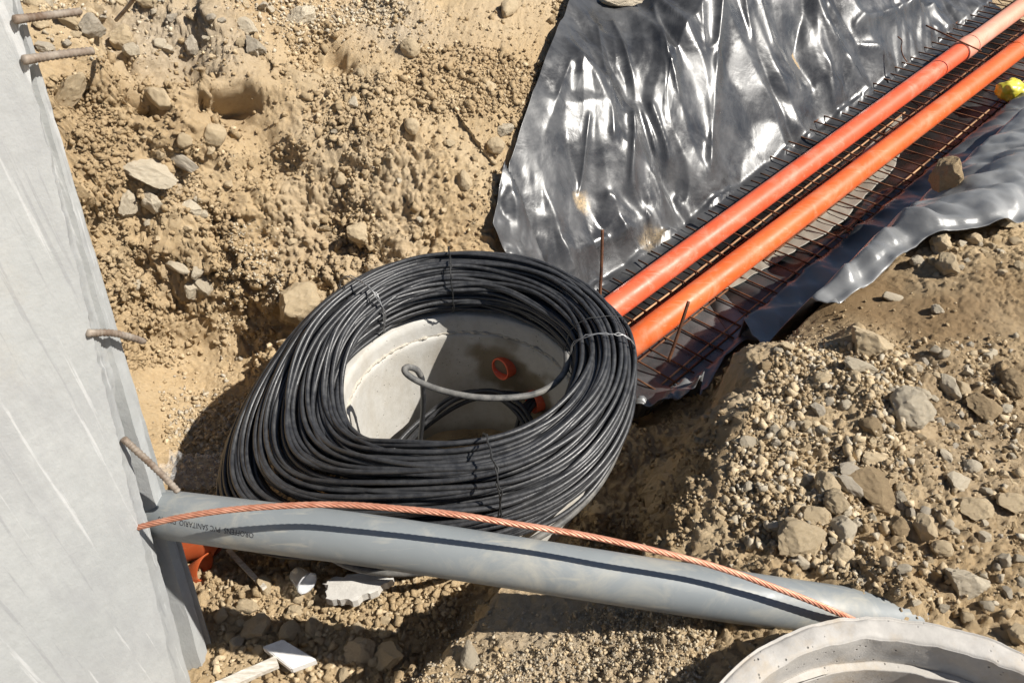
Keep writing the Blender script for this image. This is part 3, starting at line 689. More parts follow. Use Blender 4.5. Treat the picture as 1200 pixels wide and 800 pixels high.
# sockets sit where they are sighted along the axes
def along(A, E, u, v):
    best = min(np.linspace(0, 6, 2400), key=lambda t: (lambda p: (600+F*p[0]/(p[1]*C_-(p[2]-CAMH)*S_)-u)**2)(A+E*t)); return best
A1 = P1A - E1*.22; A2 = P2A - E2*.01
pipe_thing(A1, P1B, .055, M['pvc_red'], 'red-orange drain pipe nearer the plastic bank, ending in a pale pink socket', sock=along(A1, E1, 1124, 60), m2=M['pvc_pink'])
pipe_thing(A2, P2B + E2*2.2, .055, M['pvc_orange'], 'plain orange drain pipe nearer the rubble bank, its end shaded beside the coil', ring=along(A2, E2, 1190, 60))

# ------------------------------------------------------------------ welded wire mesh under the pipes
nrm = np.cross(E1, (P2A+E2*1.5)-(P1A+E1*1.5)); nrm /= np.linalg.norm(nrm); nrm *= np.sign(nrm[2])
MO = P1A - nrm*.066
def on_mesh(u, v):
    r = ray(u, v); o_ = np.array([0, 0, CAMH]); return o_ + r*((nrm @ (MO-o_))/(nrm @ r))
CX = np.cross(E1, nrm); CX /= np.linalg.norm(CX)          # across, towards the rubble bank
def mcoord(p): q = p-MO; return q @ E1, q @ CX
wm = root('wire_mesh', MO + E1*1.5 + CX*.2 - nrm*.01, 'rusty welded wire mesh lying under the two orange pipes in the trench', 'wire mesh')
def mp(s, w, k=0): return MO + E1*s + CX*w + nrm*k
s_end = 6.2
def rod(s0, w0, s1, w1, r, mt, name, k=0, wob=.004, sd=0, n=14):
    g = np.random.default_rng(sd); t = np.linspace(0, 1, n)[:, None]
    P = mp(s0, w0, k)[None]*(1-t) + mp(s1, w1, k)[None]*t; P = P + np.cumsum(g.normal(0, wob*.25, P.shape), 0)
    V, Fs = tube(P, r, 6); return part(wm, name, V, Fs, mt)
wl = mcoord(on_mesh(1030, 87))[1]; wr_ = mcoord(on_mesh(1066, 216))[1]; wmid = mcoord(on_mesh(900, 254))[1]
sl0 = mcoord(on_mesh(882, 173))[0]
rod(sl0, wl, s_end, wl-.01, .0050, M['tan_wire'], 'long_bar', sd=1, n=30); rod(sl0+.1, wl+.022, s_end, wl+.03, .0048, M['rust'], 'long_bar', sd=2, n=30)
rod(-.35, wmid, mcoord(on_mesh(1019, 167))[0]+.4, wmid, .0050, M['tan_wire'], 'long_bar', sd=3, n=30)
rod(-.35, wmid+.025, s_end, wmid+.03, .0046, M['rust'], 'long_bar', sd=4, n=30)
rod(-.5, wr_, s_end, wr_+.0, .0050, M['rust'], 'long_bar', sd=5, n=30); rod(-.3, wr_-.028, s_end, wr_-.03, .0048, M['tan_wire'], 'long_bar', sd=6, n=30)
rod(-.4, (wl+wmid)/2, s_end, (wl+wmid)/2, .0048, M['rust'], 'long_bar', sd=7, n=30); rod(-.4, (wr_+wmid)/2, s_end, (wr_+wmid)/2, .0048, M['rust'], 'long_bar', sd=8, n=30)
sp = .086; i = 0; s = -.42
while s < s_end:
    g = np.random.default_rng(200+i); sk = .16*0+.05
    a = wl - .06 - g.uniform(0, .05) if s > sl0-.05 else wl + .10
    rod(s - .0, a, s + sk, wr_ + .012 + g.uniform(0, .035), .0039, M['rust'], 'cross_wire', k=.007, sd=300+i, wob=.003, n=10)
    s += sp + g.uniform(-.008, .008); i += 1
for n_, (u0, v0, u1, v1) in enumerate(((838, 31, 962, 86),)):
    pass
# cut ends bent up: stakes beside the pipes
def wire_solo(name, pts, r, mt, label, cat, n=16, group=None):
    V, Fs = tube(resample(pts, n), r, 8); return solo(name, V, Fs, mt, label, cat, group=group)
wire_solo('steel_stake', [D(703, 347, 2.95), D(705, 310, 2.92), D(706, 269, 2.90)], .0062, M['rust'], 'thin dark steel rod standing upright beside the end of the far orange pipe', 'steel rod')
wire_solo('steel_stake', [D(783, 424, 2.62), D(795, 390, 2.60), D(807, 353, 2.58)], .0062, M['rust'], 'thin dark steel rod leaning in front of the near orange pipe', 'steel rod')
wire_solo('bent_wire', [D(1063, 73, 4.2), D(1058, 65, 4.19), D(1056, 55, 4.18), D(1057, 48, 4.17), D(1052, 43, 4.16)], .003, M['rust'], 'short bent black wire standing at the mesh edge on the plastic', 'wire')
wire_solo('steel_stake', [D(1085, 30, 4.25), D(1115, 44, 4.2), D(1150, 60, 4.18)], .0045, M['rust'], 'dark loose rod crossing beneath the pink socket', 'steel rod')

# ------------------------------------------------------------------ black plastic lining the trench
def arclen(P):
    s = np.r_[0, np.cumsum(np.linalg.norm(np.diff(P[:, :2], axis=0), axis=1))]; return s/s[-1]
NS, NT = 520, 400
t_ = np.linspace(0, 1, NT); near = np.stack([np.interp(t_, arclen(sheet_near), sheet_near[:, k]) for k in (0, 1)], 1)
s_ = np.linspace(0, 1, NS)**1.25
rgt = np.stack([np.interp(s_, arclen(right_edge), right_edge[:, k]) for k in (0, 1)], 1)
topA, topB = sheet_near[0, :2], np.array([2.6, 8.2])
top = topA[None]*(1-s_[:, None]) + topB[None]*s_[:, None]
farE = topB[None]*(1-t_[:, None]) + right_edge[-1, :2][None]*t_[:, None]
# Coons patch between near end, far end, uphill edge and downhill edge
Sg, Tg = np.meshgrid(s_, t_, indexing='ij')
Q = ((1-Sg)[..., None]*near[None] + Sg[..., None]*farE[None] + (1-Tg)[..., None]*top[:, None] + Tg[..., None]*rgt[:, None]
     - ((1-Sg)*(1-Tg))[..., None]*topA - (Sg*(1-Tg))[..., None]*topB - ((1-Sg)*Tg)[..., None]*right_edge[0, :2] - (Sg*Tg)[..., None]*right_edge[-1, :2])
QF = Q.reshape(-1, 2); bz = base_z(QF)
ax_ = E1[:2]/np.linalg.norm(E1[:2]); up_ = np.array([-ax_[1], ax_[0]])
A_ = QF @ ax_; Bq = QF @ up_
pA = P1A[:2] @ up_
uphill = np.clip((Bq - (pA+.10))/.18, 0, 1); bankR = np.clip(((P2A[:2] @ up_ - .16) - Bq)/.2, 0, 1); floor = (1-uphill)*(1-bankR)
def tri(x): f = x-np.floor(x); return 1-np.abs(2*f-1)
wp = np.c_[A_*1.3, Bq*.8, 0*A_]; wa = .22*fbm(wp*1.5, 2, 71); wb = .1*fbm(wp*5, 3, 72)
fold = np.zeros(len(QF))
for frq, amp, dr, sd in ((1.9, .076, .12, 1), (3.6, .042, -.20, 2), (6.3, .014, .30, 3), (9.5, .0065, -.5, 4), (4.2, .022, 1.0, 5), (13, .0028, -1.0, 6), (19, .0014, .4, 7)):
    m_ = np.clip(.35 + 1.5*vnoise(np.c_[A_*2.4, Bq*1.7, 0*A_+sd], 80+sd), 0, 1.25)
    x = (A_*math.cos(dr) + Bq*math.sin(dr) + wa*.75 + wb*.10)*frq + sd*.37
    fold += amp*m_*(tri(x) - .4)
def ridge(px, H, w, both=1.0):
    pts = poly_px(px)[:, :2]; out = np.zeros(len(QF)); dmin = np.full(len(QF), 9.0)
    for a, b_ in zip(pts[:-1], pts[1:]):
        ab = b_-a; t = np.clip(((QF-a) @ ab)/(ab @ ab), 0, 1); dmin = np.minimum(dmin, np.linalg.norm(QF-(a+t[:, None]*ab), axis=1))
    return H*np.exp(-(dmin/w)**1.3)
for px, H, w in ((((948, 5), (962, 45), (985, 85), (1022, 118)), .11, .075), (((940, 20), (930, 60), (950, 95)), -.05, .06), (((741, 130), (742, 180), (737, 230)), .05, .025), (((762, 140), (775, 175), (782, 200)), .055, .03),
                 (((700, 42), (714, 120), (718, 178)), .03, .02), (((718, 35), (745, 115), (768, 185)), .03, .018), (((765, 18), (780, 80), (793, 126)), .03, .018), (((846, 0), (838, 90), (830, 210)), .045, .03), (((838, 60), (826, 70), (822, 10)), .025, .018),
                 (((640, 165), (655, 120), (668, 90)), .025, .02), (((690, 150), (684, 200), (678, 230)), .025, .015), (((740, 190), (741, 240), (760, 275)), .03, .02), (((712, 240), (735, 262), (758, 275)), .03, .02), (((665, 310), (705, 290), (745, 280)), .04, .03),
                 (((600, 240), (608, 290), (612, 300)), .03, .02), (((890, 10), (905, 60), (930, 95)), .04, .025), (((870, 0), (880, 50)), .04, .02), (((970, 20), (1000, 60), (1030, 75)), .04, .025), (((1000, 40), (1050, 20), (1090, 18)), .04, .025)):
    fold += ridge(px, H, w)*(1 if H < 0 else np.clip(.8+.3*vnoise(np.c_[A_*9, Bq*9, 0*A_], 5), .4, 1.2))
amp = uphill + .6*bankR + .22*floor
edge_near = np.minimum(1, Sg.ravel()*18)
lift = .022 + .012*bankR + .035*np.exp(-Sg.ravel()*30)*uphill
# crumpled hem by the coil and along the rubble edge
hem = np.clip(1-(1-Tg.ravel())*7, 0, 1)*bankR
nearHem = np.clip(1-Sg.ravel()*9, 0, 1)*np.clip((Tg.ravel()-.72)*6, 0, 1)
cr = .05*np.abs(fbm(np.c_[QF*7, bz*5], 3, 90)) + .03*tri(A_*6+fbm(np.c_[QF*3, bz], 2, 9)) 
hemr = np.clip((Tg.ravel()-.81)/.19, 0, 1)
Zs = bz + lift + fold*amp*(.4+.6*edge_near) + .02*hemr + .115*np.sin(np.pi*np.clip(hemr*1.05, 0, 1))**.7*np.clip(bankR*2, 0, 1)*np.clip(Sg.ravel()*10-.3, 0, 1) + (nearHem*1.6+hem*.25+bankR*.12 )*cr + .03*hemr*(1-hemr)*4*bankR*(tri(A_*3.1+Bq*2+.5*fbm(np.c_[QF*2.2, bz], 2, 91))-.4) + .014*hemr*bankR*tri(A_*7.3-Bq*5+.4*fbm(np.c_[QF*3, bz], 2, 92))
Zs = np.where(floor > .5, np.minimum(Zs, bz+.03), Zs)
SV = np.c_[QF, Zs]
sf = grid_faces(NS, NT)
c0 = SV[sf].mean(1); keep = np.hypot(c0[:, 0]-RC[0], c0[:, 1]-RC[1]) > .47
sf = sf[keep]
loc = np.array([SV[:, 0].mean(), SV[:, 1].mean(), SV[:, 2].min()])
sheet = obj('plastic_sheet', mesh('plastic_sheet', SV-loc, sf, M['black_sheet'])); sheet.location = tuple(loc)
tag(sheet, 'wide crumpled black plastic sheet draped down the far bank and lining the pipe trench', 'plastic sheet')
sand = np.zeros(len(SV))
for u, v, r in ((682, 238, .035), (757, 290, .05), (768, 283, .04)):
    h = base_hit(u, v); sand = np.maximum(sand, np.clip(1.3-np.linalg.norm((SV-h)*np.array([1, 1, .6]), axis=1)/r + .5*fbm(SV*20, 2, 4), 0, 1))
a_ = sheet.data.attributes.new('sand', 'FLOAT', 'POINT'); a_.data.foreach_set('value', sand.astype(np.float32))
dust_sheen = np.clip(np.clip((Tg.ravel()-.82)/.05, 0, 1)*np.clip(Sg.ravel()*9-.9, 0, 1)*np.clip(.5+.55*fbm(np.c_[QF*3.2, bz], 3, 88), .1, .8) + .5*np.clip(bankR*2-.3, 0, 1), 0, .8)  # dust on the lip, its top-lit sheen painted in as lighter grey
a_ = sheet.data.attributes.new('dusty', 'FLOAT', 'POINT'); a_.data.foreach_set('value', dust_sheen.astype(np.float32))
fw = QF-MO_[:2]; ww = fw @ CX_[:2]; cl = np.clip((ww+.16)/.05, 0, 1)*np.clip((.60-ww)/.1, 0, 1)*np.clip((.93-Tg.ravel())/.04, 0, 1)*np.clip(1.05+.5*fbm(np.c_[QF*4, bz], 2, 66), .6, 1)
a_ = sheet.data.attributes.new('clean', 'FLOAT', 'POINT'); a_.data.foreach_set('value', cl.astype(np.float32))
so_ = sheet.modifiers.new('thickness', 'SOLIDIFY'); so_.thickness = .0015; so_.offset = 1

# dusty clear film lying on the black sheet beneath the mesh
def film(name, px, n, m, mt, label, amp, lift, sd, thick=.001):
    L = np.array([on_mesh(*p) for p in px[0]]); Rr = np.array([on_mesh(*p) for p in px[1]])
    L = resample(L, n); Rr = resample(Rr, n); t = np.linspace(0, 1, m)
    G = L[:, None]*(1-t)[None, :, None] + Rr[:, None]*t[None, :, None]; q = G.reshape(-1, 3)
    q[:, :2] += .012*np.c_[fbm(q*9, 3, sd), fbm(q*9, 3, sd+1)]
    q[:, 2] = base_z(q[:, :2]) + lift + amp*np.abs(fbm(q*6, 3, sd)) + .4*amp*tri(q[:, 0]*11 + q[:, 1]*4 + fbm(q*4, 2, sd))
    lc = q.mean(0); o = obj(name, mesh(name, q-lc, grid_faces(n, m), mt)); o.location = tuple(lc); md = o.modifiers.new('thickness', 'SOLIDIFY'); md.thickness = thick
    return tag(o, label, 'plastic film')
film('dusty_film', ([(842, 337), (905, 280), (975, 212), (1030, 160), (1056, 132)], [(850, 342), (908, 308), (980, 262), (1046, 195), (1066, 150)]), 90, 24, M['dusty_film'], 'beige dusty film strip lying under the mesh right of the near orange pipe', .008, .034, 5)

# ------------------------------------------------------------------ grey pipe across the trench, copper cable over it
GP = resample([D(110, 589, 2.05), D(160, 598, 1.73), D(190, 602, 1.655), D(300, 616, 1.59), D(420, 631, 1.56), D(560, 652, 1.55), D(700, 674, 1.55), D(850, 697, 1.56), D(1000, 718, 1.60), D(1090, 730, 1.64)], 90)
gp = root('grey_pipe', GP[45]-np.array([0, 0, .06]), 'long grey plastic sewer pipe bridging the trench in front of the coil', 'pipe')
T, N, Bn = frames(GP)
V, Fs = tube(GP, .0535, 48); part(gp, 'barrel', V, Fs, M['pvc_grey'])
# printed line, upside down as seen, wrapped on the pipe
fcu = bpy.data.curves.new('lettering', 'FONT'); fcu.body = 'OROFFENS  PVC SANITARIO  DN-110'; fcu.size = .0165; fcu.resolution_u = 2
fo = bpy.data.objects.new('lettering_curve', fcu); COL.objects.link(fo); bpy.context.view_layer.update()
tm = bpy.data.meshes.new_from_object(fo.evaluated_get(bpy.context.evaluated_depsgraph_get())); bpy.data.objects.remove(fo)
tv = np.array([v.co for v in tm.vertices]); tf = [tuple(p.vertices) for p in tm.polygons]
wid = tv[:, 0].max(); tcum = np.r_[0, np.cumsum(np.linalg.norm(np.diff(GP, axis=0), axis=1))]
def s_at(u):
    pu = 600 + F*GP[:, 0]/(GP[:, 1]*C_-(GP[:, 2]-CAMH)*S_); return float(np.interp(u, pu, tcum))
sR, sL = s_at(313), s_at(207); kx = (sR-sL)/wid
view = np.array([0, 0, CAMH])
out = []
for x, y, z in tv:
    s = sR - x*kx; P = np.array([np.interp(s, tcum, GP[:, k]) for k in range(3)]); e = np.array([np.interp(s, tcum, T[:, k]) for k in range(3)])
    vd = view-P; vd -= e*(vd @ e); vd /= np.linalg.norm(vd); sdw = np.cross(e, vd)     # sdw: up in view when e runs right
    if sdw[2] < 0: sdw = -sdw
    a = -.21 + (s-sL)/(sR-sL)*(-.17) - (y-.006)/.0535
    out.append(P + (.0539)*(vd*math.cos(a) + sdw*math.sin(a)))
part(gp, 'lettering', out, tf, M['ink'], False)
# copper cable: seven twisted strands
CPx = [(150, 621), (160, 618), (210, 606), (270, 597), (340, 592), (400, 591), (460, 595), (530, 602), (600, 613), (680, 626), (760, 643), (840, 664), (900, 685), (950, 704), (985, 719), (1005, 728)]
cdep = [1.54, 1.52, 1.485, 1.46, 1.445, 1.44, 1.43, 1.425, 1.43, 1.435, 1.44, 1.46, 1.475, 1.49, 1.51, 1.54]
CP = resample([D(u, v, d) for (u, v), d in zip(CPx, cdep)], 420)
cr_ = root('copper_cable', CP[200], 'twisted bare copper cable stretched over the grey pipe', 'cable')
Tc, Nc, Bc = frames(CP); scum = np.r_[0, np.cumsum(np.linalg.norm(np.diff(CP, axis=0), axis=1))]
for k in range(7):
    if k == 6: P = CP
    else:
        a = scum/.085*2*np.pi + k*np.pi/3; P = CP + .0041*(np.cos(a)[:, None]*Nc + np.sin(a)[:, None]*Bc)
    V, Fs = tube(P, .0024, 6); part(cr_, 'strand', V, Fs, M['copper'])

# ------------------------------------------------------------------ concrete ring in the foreground
prof = [(.485, -.45), (.485, -.2), (.484, -.02), (.477, -.004), (.466, 0), (.445, 0), (.437, -.005), (.435, -.015), (.433, -.078), (.430, -.082), (.419, -.084), (.413, -.088), (.411, -.1), (.41, -.45)]
fr = root('concrete_ring', (FC[0], FC[1], FC[2]-.45), 'rough concrete ring with a stepped inner rim in the near right corner', 'manhole ring')
prof = [(r_, z_) for r_, z_ in resample([(a, b_, 0) for a, b_ in prof], 90)[:, :2]]
V, Fs = lathe(prof, FC, 260, jitter=rough_rim(.0035, .25)); part(fr, 'ring_wall', V, Fs, M['rim_concrete'])

# ------------------------------------------------------------------ stones
def ico(sub):
    bm = bmesh.new(); bmesh.ops.create_icosphere(bm, subdivisions=sub, radius=1); bm.verts.ensure_lookup_table()
    V = np.array([v.co for v in bm.verts]); Fs = np.array([[v.index for v in f.verts] for f in bm.faces]); bm.free(); return V, Fs
ICO = {s: ico(s) for s in (1, 2, 3, 4, 5)}
def rock_verts(seed, sub=3, cuts=9, rnd_=.35, fine=.05):
    g = np.random.default_rng(seed); V, Fs = ICO[sub]; V = V.copy()
    for k in range(cuts):
        n = g.normal(size=3); n /= np.linalg.norm(n); d = g.uniform(.52, .85); q = V @ n
        V = V - np.clip(q-d, 0, None)[:, None]*n*(1-rnd_*.4)
    V *= (1 + fine*1.6*fbm(V*1.6 + seed*3.1, 3, seed))[:, None]
    V += ICO[sub][0]*(fine*.8*fbm(V*5+seed, 4, seed+5))[:, None]
    return V/np.abs(V).max(), Fs
BIG = {}
def rock_mesh(kind, matn, var):
    k = (kind, matn, var)
    if k not in BIG:
        if kind == 'angular': V, Fs = rock_verts(500+var*13, 5, 11, .05, .05)
        elif kind == 'round': V, Fs = rock_verts(900+var*17, 4, 6, .7, .06)
        elif kind == 'slab': V, Fs = rock_verts(700+var*11, 5, 12, .05, .05)
        elif kind == 'small': V, Fs = rock_verts(1100+var*7, 3, 9, .1, .06)
        me = mesh('stone', V, Fs, M[matn], True)
        try: me.set_sharp_from_angle(angle=R_(24 if kind != 'round' else 60))
        except Exception: pass
        BIG[k] = me
    return BIG[k]
def stone(u, v, w, h, label, kind='angular', mt='stone_tan', rot=None, var=None, sink=.3, name='stone', flat=.75, onto=None, d=None, cat='stone'):
    p, n = (onto(u, v) if onto else hit(u, v)); dep = p[1]*C_-(p[2]-CAMH)*S_
    sx = w*dep/F/2; sy = h*dep/F/2/.8
    g = np.random.default_rng(int(u*31+v*7)); var = int(g.integers(0, 6)) if var is None else var
    o = obj(name, rock_mesh(kind, mt, var))
    o.scale = (sx*1.1, sy*1.1, min(sx, sy)*(.5 if kind == 'slab' else flat)*1.25)
    nn = (Vector(n)*.25 + Vector((.28, -.05, .9)) if u > 860 else Vector(n)).normalized(); zq = nn.to_track_quat('Z', 'Y').to_matrix().to_3x3() if nn.z < .995 else Matrix.Identity(3)
    # local X kept horizontal in view
    xa = Vector((1, 0, 0)); xa = (xa - nn*xa.dot(nn)).normalized(); ya = nn.cross(xa); B3 = Matrix((xa, ya, nn)).transposed()
    rz = g.uniform(-.3, .3) if rot is None else R_(rot)
    o.rotation_euler = (B3 @ Matrix.Rotation(rz, 3, 'Z')).to_euler()
    o.location = Vector(p) + nn*o.scale[2]*(1-2*sink)
    return tag(o, label, cat)
ST = [
 (937, 637, 74, 46, 'broad flat-topped tan rock casting a dark shadow beside the grey pipe', 'slab', 'stone_tan', 0),
 (983, 626, 38, 30, 'smooth egg-shaped pale stone right of the broad flat rock', 'round', 'stone_pale', 10),
 (982, 655, 36, 26, 'lumpy tan stone below the egg-shaped pale stone', 'angular', 'stone_tan', 0),
 (965, 572, 30, 30, 'blocky tan stone left of the two leaning grey wedges', 'angular', 'stone_tan', 20),
 (995, 554, 40, 18, 'grey wedge stone lying across the top of an upright grey stone', 'slab', 'stone_grey', 5),
 (994, 574, 24, 32, 'upright grey wedge stone leaning under the flat wedge', 'angular', 'stone_grey', 60),
 (980, 592, 32, 26, 'rough tan lump below the blocky stone and grey wedges', 'angular', 'stone_tan', 0),
 (953, 605, 34, 24, 'pitted tan stone above the broad flat rock', 'angular', 'stone_tan', 0),
 (1020, 575, 50, 60, 'long brown earth-caked slab slanting down beside the grey wedges', 'slab', 'stone_brown', 55),
 (1024, 540, 40, 24, 'brown flattish rock at the head of the long slanting slab', 'slab', 'stone_tan', 0),
 (1080, 622, 32, 28, 'square tan block standing on the bank above the sharp grey rock', 'angular', 'stone_tan', 10),
 (1048, 620, 28, 22, 'dull brown stone left of the square tan block', 'angular', 'stone_brown', 0),
 (1102, 645, 30, 16, 'oval tan stone below the square tan block', 'round', 'stone_tan', 15),
 (1127, 688, 50, 34, 'sharp pale grey rock jutting near the foreground ring', 'angular', 'stone_pale', -10),
 (1138, 597, 40, 28, 'knobbly tan rock near the right edge of the rubble', 'angular', 'stone_tan', 0),
 (1183, 592, 40, 26, 'wide tan rock at the far right below the brown slope', 'angular', 'stone_tan', 0),
 (1120, 566, 40, 20, 'pale slanting rock above the knobbly tan rock', 'slab', 'stone_pale', 20),
 (1055, 588, 18, 20, 'small squarish stone right of the slanting slab', 'angular', 'stone_pale', 0),
 (1189, 745, 38, 20, 'tan rock half hidden behind the foreground ring at the right edge', 'angular', 'stone_tan', 0),
 (1131, 724, 16, 14, 'little round stone just above the foreground ring', 'round', 'stone_tan', 0),
 (1012, 407, 52, 36, 'pointed tan boulder on the crest of the rubble bank', 'angular', 'stone_tan', -20),
 (1005, 430, 44, 22, 'long pale boulder just below the crest', 'slab', 'stone_pale', -5),
 (1064, 487, 56, 44, 'large pale cracked boulder in the middle of the rubble', 'angular', 'stone_pale', 15),
 (1078, 464, 28, 18, 'white-edged wedge stone above the large cracked boulder', 'angular', 'stone_pale', 15),
 (1108, 457, 26, 28, 'upright pale wedge right of the white-edged stone', 'angular', 'stone_pale', 20),
 (1126, 456, 15, 22, 'narrow upright tan stone next to the pale wedge', 'round', 'stone_tan', 0),
 (1150, 482, 44, 34, 'brown block lying in the shade on the right bank', 'slab', 'stone_brown', 25),
 (1187, 455, 32, 34, 'dark grey-brown rock at the right edge above the shaded block', 'angular', 'stone_brown', 0),
 (1017, 502, 24, 22, 'round brown stone left of the large cracked boulder', 'round', 'stone_brown', 0),
 (1025, 490, 18, 10, 'pale ring-edged pebble above the round brown stone', 'round', 'stone_pale', 0),
 (1024, 540, 36, 20, 'flat tan stone below the round brown stone', 'slab', 'stone_tan', 0),
 (964, 446, 22, 16, 'tan cobble on the crest left of the long pale boulder', 'round', 'stone_tan', 20),
 (1000, 443, 18, 12, 'oval tan cobble under the long pale boulder', 'round', 'stone_tan', 0),
 (990, 476, 20, 12, 'white cobble centred in the upper rubble', 'round', 'stone_pale', 0),
 (957, 482, 16, 18, 'mottled grey stone in the left rubble', 'angular', 'stone_grey', 20),
 (942, 500, 18, 14, 'tan pebble heap stone below the mottled grey stone', 'round', 'stone_tan', 0),
 (908, 508, 18, 14, 'pale stone at the left lip of the rubble bank', 'angular', 'stone_pale', 0),
 (1066, 437, 14, 11, 'small round tan stone in a pair right of the long boulder', 'round', 'stone_tan', 0),
 (1075, 433, 12, 12, 'small pale stone touching the round tan one', 'round', 'stone_pale', 0),
 (1045, 350, 30, 10, 'lone pale pebble-sized stone on the smooth brown slope', 'round', 'stone_pale', -5),
 (1098, 365, 16, 12, 'small whitish stone further right on the smooth brown slope', 'angular', 'stone_pale', 0),
 (1098, 290, 30, 24, 'tan rock tucked under the grey plastic edge', 'angular', 'stone_tan', 0),
 (1105, 316, 34, 26, 'tan wedge rock below the plastic edge among pebbles', 'angular', 'stone_tan', 20),
 (1185, 264, 40, 18, 'buff rock under the plastic at the right edge', 'slab', 'stone_tan', 5),
 (1140, 283, 16, 14, 'knob of tan stone in the pebble patch by the plastic', 'round', 'stone_tan', 0),
 (1072, 308, 20, 12, 'small pale stone left of the tan wedge rock under the plastic', 'angular', 'stone_pale', 0),
 (895, 432, 22, 14, 'small brown stone in the dark gap below the plastic', 'round', 'stone_brown', 0),
 (551, 771, 24, 30, 'whitish angular stone on the near earth ledge', 'angular', 'stone_pale', 10),
 (597, 15, 24, 28, 'lumpy round tan stone left of the plastic near the top', 'round', 'stone_tan', 0),
 (581, 174, 22, 20, 'smooth round stone beside the plastic edge', 'round', 'stone_tan', 0),
 (592, 152, 20, 14, 'flat pale stone just above the smooth round one', 'slab', 'stone_pale', 10),
 (418, 276, 32, 22, 'blocky tan stone on the slope behind the coil', 'angular', 'stone_tan', -10),
 (545, 212, 18, 20, 'lone tan stone on the sandy slope left of the plastic', 'angular', 'stone_tan', 10),
 (570, 100, 16, 24, 'long tan stone on the slope near the plastic top', 'slab', 'stone_tan', 60),
 (210, 312, 16, 26, 'tall pale shard in the cluster on the left slope', 'angular', 'stone_pale', 70),
 (222, 337, 26, 22, 'pale block in the middle of the shard cluster', 'angular', 'stone_pale', 0),
 (240, 333, 20, 24, 'right-hand pale block of the shard cluster', 'angular', 'stone_pale', 20),
 (230, 318, 20, 14, 'flat pale shard at the top of the cluster', 'slab', 'stone_pale', 10),
 (176, 207, 70, 34, 'broad pale slab exposed on the left slope', 'slab', 'stone_pale', -15),
 (212, 188, 70, 14, 'long thin pale slab edge slanting across the left slope', 'slab', 'stone_grey', -25),
 (150, 242, 32, 30, 'pale flat stone below the broad slab next to the wall', 'slab', 'stone_pale', 0),
 (182, 240, 28, 26, 'second pale flat stone below the broad slab', 'slab', 'stone_pale', 20),
 (224, 245, 26, 16, 'pale chip right of the flat stones', 'slab', 'stone_pale', -10),
 (345, 352, 60, 42, 'buried tan rock ridge behind the left of the coil', 'angular', 'stone_tan', -30),
 (105, 31, 34, 22, 'grey block on the ledge between the upper bars', 'angular', 'stone_grey', 10),
 (78, 26, 30, 16, 'tan block left of the grey block on the ledge', 'angular', 'stone_tan', 10),
 (50, 29, 24, 16, 'tan stone beside the wall between the upper bars', 'angular', 'stone_tan', 0),
 (40, 7, 26, 16, 'tan stone above the topmost bar', 'round', 'stone_tan', 0),
 (143, 46, 34, 24, 'tan wedge stone on the ledge right of the grey block', 'angular', 'stone_tan', -10),
 (157, 60, 22, 14, 'pale stone just below the wedge stone on the ledge', 'angular', 'stone_pale', 0),
 (78, 102, 48, 24, 'brown rock jutting from the ledge over a dark hollow', 'angular', 'stone_tan', 10),
 (52, 58, 20, 14, 'grey stone by the wall between the two bars', 'angular', 'stone_grey', 0),
 (178, 4, 34, 16, 'tan rock at the top edge beside the thin rod', 'angular', 'stone_tan', 0),
 (222, 54, 18, 18, 'small grey cube stone among the ledge gravel', 'angular', 'stone_grey', 0),
 (290, 36, 32, 18, 'pale chunk on the upper ledge left of a hollow', 'angular', 'stone_pale', 0),
 (295, 58, 26, 20, 'grey chunk under the pale chunk on the upper ledge', 'angular', 'stone_grey', 0),
 (250, 158, 26, 24, 'rounded clod below the hollow on the left slope', 'round', 'stone_tan', 0),
 (190, 115, 24, 34, 'tall clod beside the dark hollow on the left slope', 'round', 'stone_tan', 60),
 (355, 25, 34, 24, 'pale chunk at the lip of the upper right hollow', 'angular', 'stone_pale', 20),
 (215, 165, 18, 18, 'small knob of stone above the thin slab edge', 'round', 'stone_tan', 0),
 (400, 210, 20, 16, 'clod in the middle of the far slope', 'round', 'stone_tan', 0),
 (485, 150, 22, 16, 'tan clod high on the far slope', 'round', 'stone_tan', 0),
 (478, 60, 26, 18, 'tan rock under the grey gravel patch', 'round', 'stone_tan', 0),
 (345, 660, 12, 9, 'small stone behind the clear cup', 'round', 'stone_tan', 0),
 (308, 691, 32, 18, 'sunlit tan clod beside the brown stick in the hole', 'angular', 'stone_tan', 0),
 (290, 712, 34, 20, 'flat sunlit clod near the wall foot in the hole', 'slab', 'stone_tan', 0),
 (304, 736, 34, 26, 'largest sunlit clod behind the white foam block', 'angular', 'stone_tan', 20),
 (341, 738, 28, 20, 'sunlit clod right behind the white foam block', 'angular', 'stone_tan', 0),
 (370, 735, 20, 24, 'tan clod at the shadow edge in the hole', 'angular', 'stone_tan', 0),
 (347, 716, 20, 16, 'clod below the clear cup', 'angular', 'stone_tan', 0),
 (392, 710, 22, 14, 'clod under the grey board', 'angular', 'stone_tan', 0),
 (262, 720, 18, 16, 'clod against the wall foot', 'round', 'stone_tan', 0),
 (276, 756, 22, 16, 'pair clod beside the white foam block', 'angular', 'stone_pale', 0),
 (422, 763, 44, 26, 'left of the two big shaded brown clods in the hole', 'slab', 'stone_tan', 0),
 (458, 770, 54, 32, 'right and larger of the two big shaded brown clods in the hole', 'slab', 'stone_tan', 0),
 (402, 790, 14, 14, 'small shaded round clod at the bottom of the hole', 'round', 'stone_tan', 0),
]
for u, v, w, h, lab, kd, mt_, rt_ in ST: stone(u, v, w, h, lab, kd, mt_, rt_)
